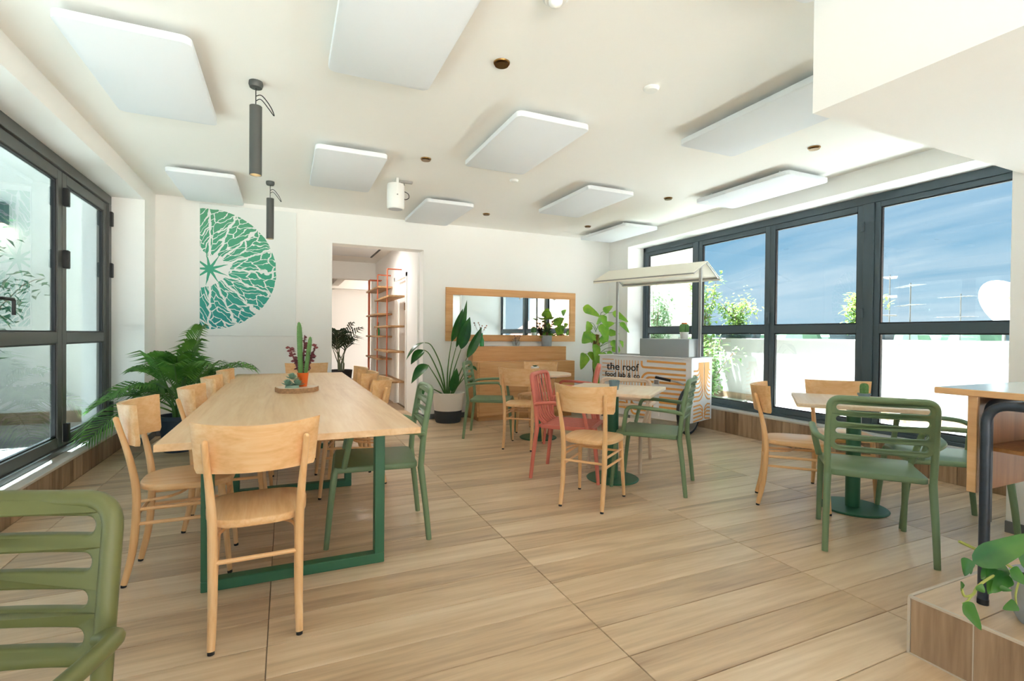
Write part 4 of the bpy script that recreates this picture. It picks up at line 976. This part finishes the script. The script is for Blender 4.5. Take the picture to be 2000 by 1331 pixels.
# ------------------------------------------------------------------ big plants
def frond(mb_r, mb_l, base, az, L, elev, droop, nl, ll, rng, wl=.02):
    d = Vector((math.cos(az), math.sin(az), 0)); P = []
    for i in range(13):
        t_ = i/12; P.append(Vector(base)+d*L*math.cos(elev)*t_*(1-.12*t_)+Vector((0, 0, L*math.sin(elev)*t_-droop*L*t_*t_)))
    mb_r.tube(P, [.008*(1-.8*i/12)+.001 for i in range(13)], 5)
    for k in range(nl):
        t_ = .34+.66*k/(nl-1); i = min(11, int(t_*12)); p = P[i].lerp(P[i+1], t_*12-i); T = (P[i+1]-P[i]).normalized(); sd = T.cross(Vector((0, 0, 1))).normalized(); un = sd.cross(T)
        l_ = ll*(math.sin(math.pi*min(1, .15+.85*t_))**.6+.15)*rng.uniform(.85, 1.1)
        for s in (-1, 1):
            ld = (T*.75+sd*s*.85+un*.28).normalized(); w = sd.cross(ld).cross(ld).normalized() if False else T.cross(ld).normalized().cross(ld).normalized()
            m1 = p+ld*l_*.5; e = p+ld*l_-Vector((0, 0, l_*.42)); mb_l.add([p-w*wl*.25, p+w*wl*.25, m1+w*wl*.5, e, m1-w*wl*.5], [(0, 1, 2, 4), (4, 2, 3)])
def palm(name, label, loc, fronds, leaf_m, stem_m, pot, seed, nl, ll, wl):
    rng = random.Random(seed); q = thing(name, label, 'plant', loc); pot(q)
    for (az, L, el, dr, z0) in fronds:
        a, b = MB(), MB(); c_ = (rng.uniform(-.06, .06), rng.uniform(-.06, .06), z0); frond(a, b, c_, az, L, el, dr, nl, ll, rng, wl)
        a.tube([(c_[0]*.6, c_[1]*.6, .18), c_], [.012, .009], 6); o = a.obj('frond_stalk', stem_m, q); b.obj('frond_leaflets', leaf_m, o, smooth=0)
    return q
def navy(q): MB().lathe([(0, 0), (.135, 0), (.175, .32), (.19, .325), (.19, .36), (.165, .36), (.16, .30), (0, .30)], 28).obj('pot', NAVYPOT, q); MB().lathe([(0, .30), (.158, .30), (0, .31)], 20).obj('soil', SOIL, q)
rng = random.Random(2); fr_l = []
order = list(range(24)); rng.shuffle(order)
for k in range(24):
    az = k*2*math.pi/24*1.0+rng.uniform(-.15, .15); t_ = order[k]/23
    el = R(80)-R(46)*t_+rng.uniform(-.05, .05); L = 1.30-.10*t_+rng.uniform(-.12, .10)
    if math.cos(az) < -.3: L *= .88
    if math.sin(az) > .15: L *= .66
    fr_l.append((az, L, el, .36+.22*t_+rng.uniform(-.05, .08), .38+.06*rng.random()))
palm('areca_palm', 'bushy green areca palm in a navy pot by the left folding doors', (-.98, 6.02, 0), fr_l, PALM, STEMG, navy, 3, 20, .30, .020)
def bpot(q): MB().lathe([(0, 0), (.15, 0), (.21, .5), (.195, .5), (.19, .46), (0, .46)], 24).obj('pot', BLACK, q)
fr_k = [(k*1.05+.3, 1.15-.06*(k % 3), R(78-7*(k % 4)), .30+.1*(k % 3), .62) for k in range(11)]
palm('kentia_palm', 'dark kentia palm in a black pot at the end of the corridor', (.98, 10.2, 0), fr_k, PALMD, mat('kentia_stalk', (96, 104, 76), .6), bpot, 5, 9, .36, .032)

# bird of paradise in a two-tone basket
q = thing('strelitzia_plant', 'bird-of-paradise plant in a white and charcoal rope basket', 'plant', (2.045, 6.66, 0))
n_ = 28
MB().lathe([(0, 0), (.165, 0), (.178, .03), (.190, .165)], n_).obj('basket_base', BASKB, q)
MB().lathe([(.190, .165), (.205, .29), (.226, .40), (.232, .405), (.222, .41), (.20, .36), (0, .36)], n_).obj('basket_top', BASKW, q)
MB().lathe([(0, .362), (.19, .362), (0, .375)], 20).obj('soil', SOIL, q)
def strel(pts, d, up, L, W, curl=.2, fold=.4):
    p = smooth_path([Vector(x) for x in pts], 5); o = MB().tube(p, [.012*(1-.6*i/(len(p)-1)) for i in range(len(p))], 7).obj('leaf_stalk', STEMG, q)
    leaf_surf(MB(), p[-1], d, up, L, W, 'lance', curl, fold, 10).obj('leaf_blade', STRE, o)
strel([(0, 0, .36), (.03, 0, .7), (.10, -.02, 1.02)], (.22, -.05, 1), (.5, -1, .2), .66, .12, -.02, .45)
strel([(.01, 0, .36), (.08, 0, .7), (.17, -.03, 1.0)], (.20, -.2, 1), (-.3, -1, .2), .48, .16, .03, .4)
strel([(.03, 0, .36), (.14, -.02, .62), (.25, -.05, .88)], (.42, -.15, 1), (.3, -1, .3), .50, .14, .05, .4)
strel([(-.02, 0, .36), (.0, .02, .75), (.04, 0, 1.10)], (.38, .1, 1), (0, -1, .2), .50, .11, .0, .7)
strel([(-.03, 0, .36), (-.10, 0, .75), (-.24, -.02, 1.04), (-.34, -.03, 1.09)], (-1, -.2, -.25), (0, 0, 1), .30, .15, .55, .25)
strel([(-.03, -.02, .36), (-.14, -.03, .66), (-.28, -.05, .93), (-.36, -.06, .99)], (-.9, -.3, -.55), (0, -.4, 1), .24, .16, .3, .3)
strel([(-.04, -.01, .36), (-.16, -.04, .58), (-.30, -.06, .79)], (-.9, -.35, -.25), (0, -.5, 1), .30, .17, .55, .2)
strel([(-.05, -.02, .36), (-.18, -.05, .44), (-.36, -.07, .52)], (-.45, -.3, -.85), (-.4, -.8, .2), .26, .10, .05, .3)
strel([(.05, -.02, .36), (.15, -.06, .56), (.24, -.08, .76)], (.8, -.4, -.1), (0, -.5, 1), .22, .08, .4, .5)
strel([(.03, -.03, .36), (.12, -.06, .5), (.2, -.08, .6)], (.85, -.3, -.35), (0, -.5, 1), .17, .09, .4, .4)
strel([(.02, -.03, .36), (.03, -.06, .42)], (.12, -.25, 1), (0, -1, .1), .36, .13, .05, .5)
# pothos on a coir pole
q = thing('pole_pothos', 'climbing golden pothos on a coir pole beside the oak cabinet', 'plant', (4.30, 6.42, 0))
MB().lathe([(0, 0), (.14, 0), (.18, .32), (.165, .32), (.16, .28), (0, .28)], 26).obj('pot', NAVYPOT, q)
pv = MB(); pv.lathe([(.045, .28), (.047, .8), (.043, 1.22), (0, 1.23)], 18); pv.obj('coir_pole', MOSS, q); rng = random.Random(12)
v_ = MB()
for k in range(4): v_.tube([Vector((.052*math.cos(k*1.6+t_*5), .052*math.sin(k*1.6+t_*5), .3+.92*t_)) for t_ in [i/24 for i in range(25)]], .006, 5)
v_.obj('vine', STEMY, q)
LV = [(-.22, 1.58, .28, .19, -25), (.10, 1.60, .17, .12, 40), (.02, 1.46, .19, .19, -80), (.30, 1.52, .27, .14, -30), (-.22, 1.36, .17, .14, 235), (-.28, 1.17, .24, .21, 205), (.04, 1.30, .27, .21, -78), (.20, 1.25, .17, .13, 0), (.40, 1.36, .20, .12, -55),
      (-.30, .87, .25, .20, 240), (.24, 1.08, .20, .13, -50), (.38, 1.10, .11, .08, -85), (.17, .92, .20, .12, -60), (.27, .84, .15, .13, -40), (-.10, .98, .34, .16, 262), (-.10, .72, .30, .15, 270), (.18, .66, .20, .10, -85), (-.08, .52, .22, .16, 250), (.05, .44, .2, .16, 280), (.14, .50, .18, .13, -60), (-.16, .42, .18, .15, 220), (.0, .72, .16, .12, -90), (.06, .92, .13, .10, -100), (-.05, 1.42, .15, .13, 100), (.14, 1.38, .14, .11, 20)]
for k in range(16): LV.append((rng.uniform(-.24, .30), rng.uniform(.5, 1.5), rng.uniform(.13, .2), rng.uniform(.10, .15), rng.uniform(200, 340)))
for (dx, z, L, W, ang) in LV:
    a = R(ang); bx = dx-math.cos(a)*L*.35; bz = z-math.sin(a)*L*.3
    st = MB().tube(smooth_path([(.03*(1 if dx > 0 else -1), -.03, bz-.10), (bx*.55, -.07, bz-.02), (bx, -.10, bz)], 4), .004, 5).obj('leaf_stalk', STEMG, q)
    leaf_surf(MB(), (bx, -.10, bz), (math.cos(a), -.35+rng.uniform(-.2, .1), math.sin(a)), (rng.uniform(-.2, .2), -1, .35), L, W, 'heart', .08, .18, 13).obj('leaf_blade', POTH, st)
# ------------------------------------------------------------------ shelves in the corridor
q = thing('pole_shelf', 'wall shelf of orange-red poles with staggered wooden boards in the corridor', 'shelf', (1.735, 0, 0))
for y, zt in ((8.28, 2.26), (9.22, 2.26), (10.15, 2.26), (10.28, 2.26)):
    MB().tube(fillet([(-.002, y, zt), (-.235, y, zt), (-.235, y, 0)], .01, 3), .011, 10).obj('pole', COPPER, q)
for ya, yb, zl in ((8.02, 9.42, (.42, .90, 1.31, 1.79)), (9.05, 10.45, (.30, .74, 1.14, 1.54, 2.02))):
    for z in zl: MB().bbox((-.26, ya, z), (-.005, yb, z+.03), .003).obj('shelf_board', SHELFW, q)
q = thing('shelf_bottle', 'small green bottle standing on a corridor shelf board', 'bottle', (1.60, 9.75, 1.171)); MB().lathe([(0, 0), (.03, 0), (.032, .1), (.012, .16), (.012, .24), (0, .24)], 16).obj('glass_body', BOTTLE, q); MB().lathe([(.013, .22), (.014, .25), (0, .25)], 12).obj('cap', COPPER, q)

# ------------------------------------------------------------------ step, desk and trailing plant
st_ = struct(MB().box((2.186, -1.6, 0), (5.05, 1.102, .208)).obj('floor_platform', GROUT), 'raised tiled step')
PX, PY, PZ = 2.174, 1.114, .22
for k in range(6):
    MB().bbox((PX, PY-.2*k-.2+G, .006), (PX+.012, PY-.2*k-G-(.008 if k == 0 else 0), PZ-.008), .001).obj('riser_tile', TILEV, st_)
    MB().bbox((PX+.010, PY-.2*k-.2+G, PZ-.012), (3.66-G, PY-.2*k-G-(.01 if k == 0 else 0), PZ), .001).obj('step_tile', TILE, st_)
    MB().bbox((3.66+G, PY-.2*k-.2+G, PZ-.012), (4.9, PY-.2*k-G, PZ), .001).obj('step_tile', TILE, st_)
MB().box((PX+.012, PY-.012, 0), (4.9, PY-.001, PZ-.008)).obj('riser_back', TILEV, st_)
MB().bbox((PX-.002, -1.6, PZ-.008), (PX+.010, PY, PZ+.0015), .001).bbox((PX-.002, PY-.008, 0), (PX+.010, PY+.002, PZ-.008), .001).bbox((PX+.01, PY-.01, PZ-.008), (4.9, PY+.002, PZ+.0015), .001).bbox((PX-.002, -1.6, 0), (PX+.008, PY-.008, .006), .001).obj('edge_trim', EDGE, st_)
for k in range(1, 6): MB().box((PX-.001, PY-.2*k-G, .006), (PX+.011, PY-.2*k+G, PZ-.008)).obj('joint', EDGE, st_)
dk = thing('school_desk', 'old wooden school desk with dark blue-grey tube frame on the step', 'desk', (0, 0, PZ))
MB().bbox((2.366, .52, .765), (3.55, 1.135, .79), .003).obj('desktop', DESKX, dk); MB().box((2.37, .524, .7895), (3.546, 1.131, .7905)).obj('laminate', mat('pale_laminate', (206, 224, 230), .12), dk)
MB().bbox((2.395, 1.005, .40), (3.5, 1.022, .765), .002).obj('front_panel', DESKW, dk); MB().bbox((2.376, 1.0, .40), (2.395, 1.03, .765), .002).obj('panel_edge', DESKX, dk)
MB().bbox((2.43, .60, .56), (3.45, 1.003, .575), .002).obj('book_shelf', DESKW, dk)
for x in (2.362, 3.40):
    MB().tube(fillet([(x, .967, 0), (x, .967, .742), (x, .58, .742), (x, .58, 0)], .075, 8), .0165, 14).obj('tube_frame', TUBEB, dk)
MB().tube(fillet([(2.402, .978, .30), (2.402, .978, .742), (3.37, .978, .742), (3.37, .978, .30)], .06, 8), .0150, 12).obj('tube_rail', TUBEB, dk)
for y in (.967, .58): MB().tube([(2.362, y, 0), (2.362, y, .02)], .0175, 14).obj('foot_cap', BLACK, dk)
q = thing('trailing_pothos', 'trailing green pothos in a pale grey pot on the step', 'plant', (2.395, .79, PZ))
MB().lathe([(0, 0), (.088, 0), (.098, .02), (.112, .165), (.104, .165), (.1, .14), (0, .14)], 28).obj('pot', GREYPOT, q); MB().lathe([(0, .142), (.098, .142), (0, .15)], 20).obj('soil', SOIL, q)
def pix(px, py, dep):                                     # a point seen at this pixel, at the pot's own distance
    return Vector((0, 0, EYE))+(fw+(px-1000)/F_PX*cr-(py-665.5)/F_PX*cu)*dep-q.location
def vine(pts, r=.004): MB().tube(smooth_path([pix(*p) for p in pts], 5), r, 6).obj('vine', STEMY, q)
vine([(1990, 1118, 1.70), (1962, 1117, 1.62), (1935, 1128, 1.58), (1910, 1146, 1.58), (1900, 1162, 1.58), (1884, 1165, 1.58), (1878, 1150, 1.58)]); vine([(1990, 1118, 1.70), (1955, 1096, 1.66), (1925, 1082, 1.66), (1873, 1058, 1.68)], .005)
vine([(1900, 1162, 1.58), (1888, 1176, 1.57), (1880, 1180, 1.57)], .003); vine([(1992, 1130, 1.62), (1984, 1160, 1.58), (1985, 1182, 1.57)], .003)
for (bx, by_, tx, ty, w, dep) in ((1900, 1100, 2060, 1030, 44, 1.60), (1890, 1091, 1884, 1125, 24, 1.60), (1890, 1098, 1896, 1122, 16, 1.62), (1955, 1096, 1916, 1130, 42, 1.60), (1946, 1112, 1930, 1160, 30, 1.59), (1968, 1122, 1936, 1157, 30, 1.58), (1972, 1114, 2008, 1142, 30, 1.55),
                                 (1952, 1149, 1977, 1154, 11, 1.56), (1879, 1152, 1876, 1135, 15, 1.58), (1908, 1145, 1924, 1158, 20, 1.57), (1881, 1178, 1917, 1230, 32, 1.56), (1986, 1181, 1958, 1189, 20, 1.56), (1995, 1105, 2050, 1092, 50, 1.60)):
    p0, p1 = pix(bx, by_, dep), pix(tx, ty, dep-.015); L = (p1-p0).length
    leaf_surf(MB(), p0, p1-p0, -fw*.9+Vector((0, 0, .55)), L, w/F_PX*dep*1.15, 'heart', .04, .22, 13).obj('leaf_blade', POTHD, q)
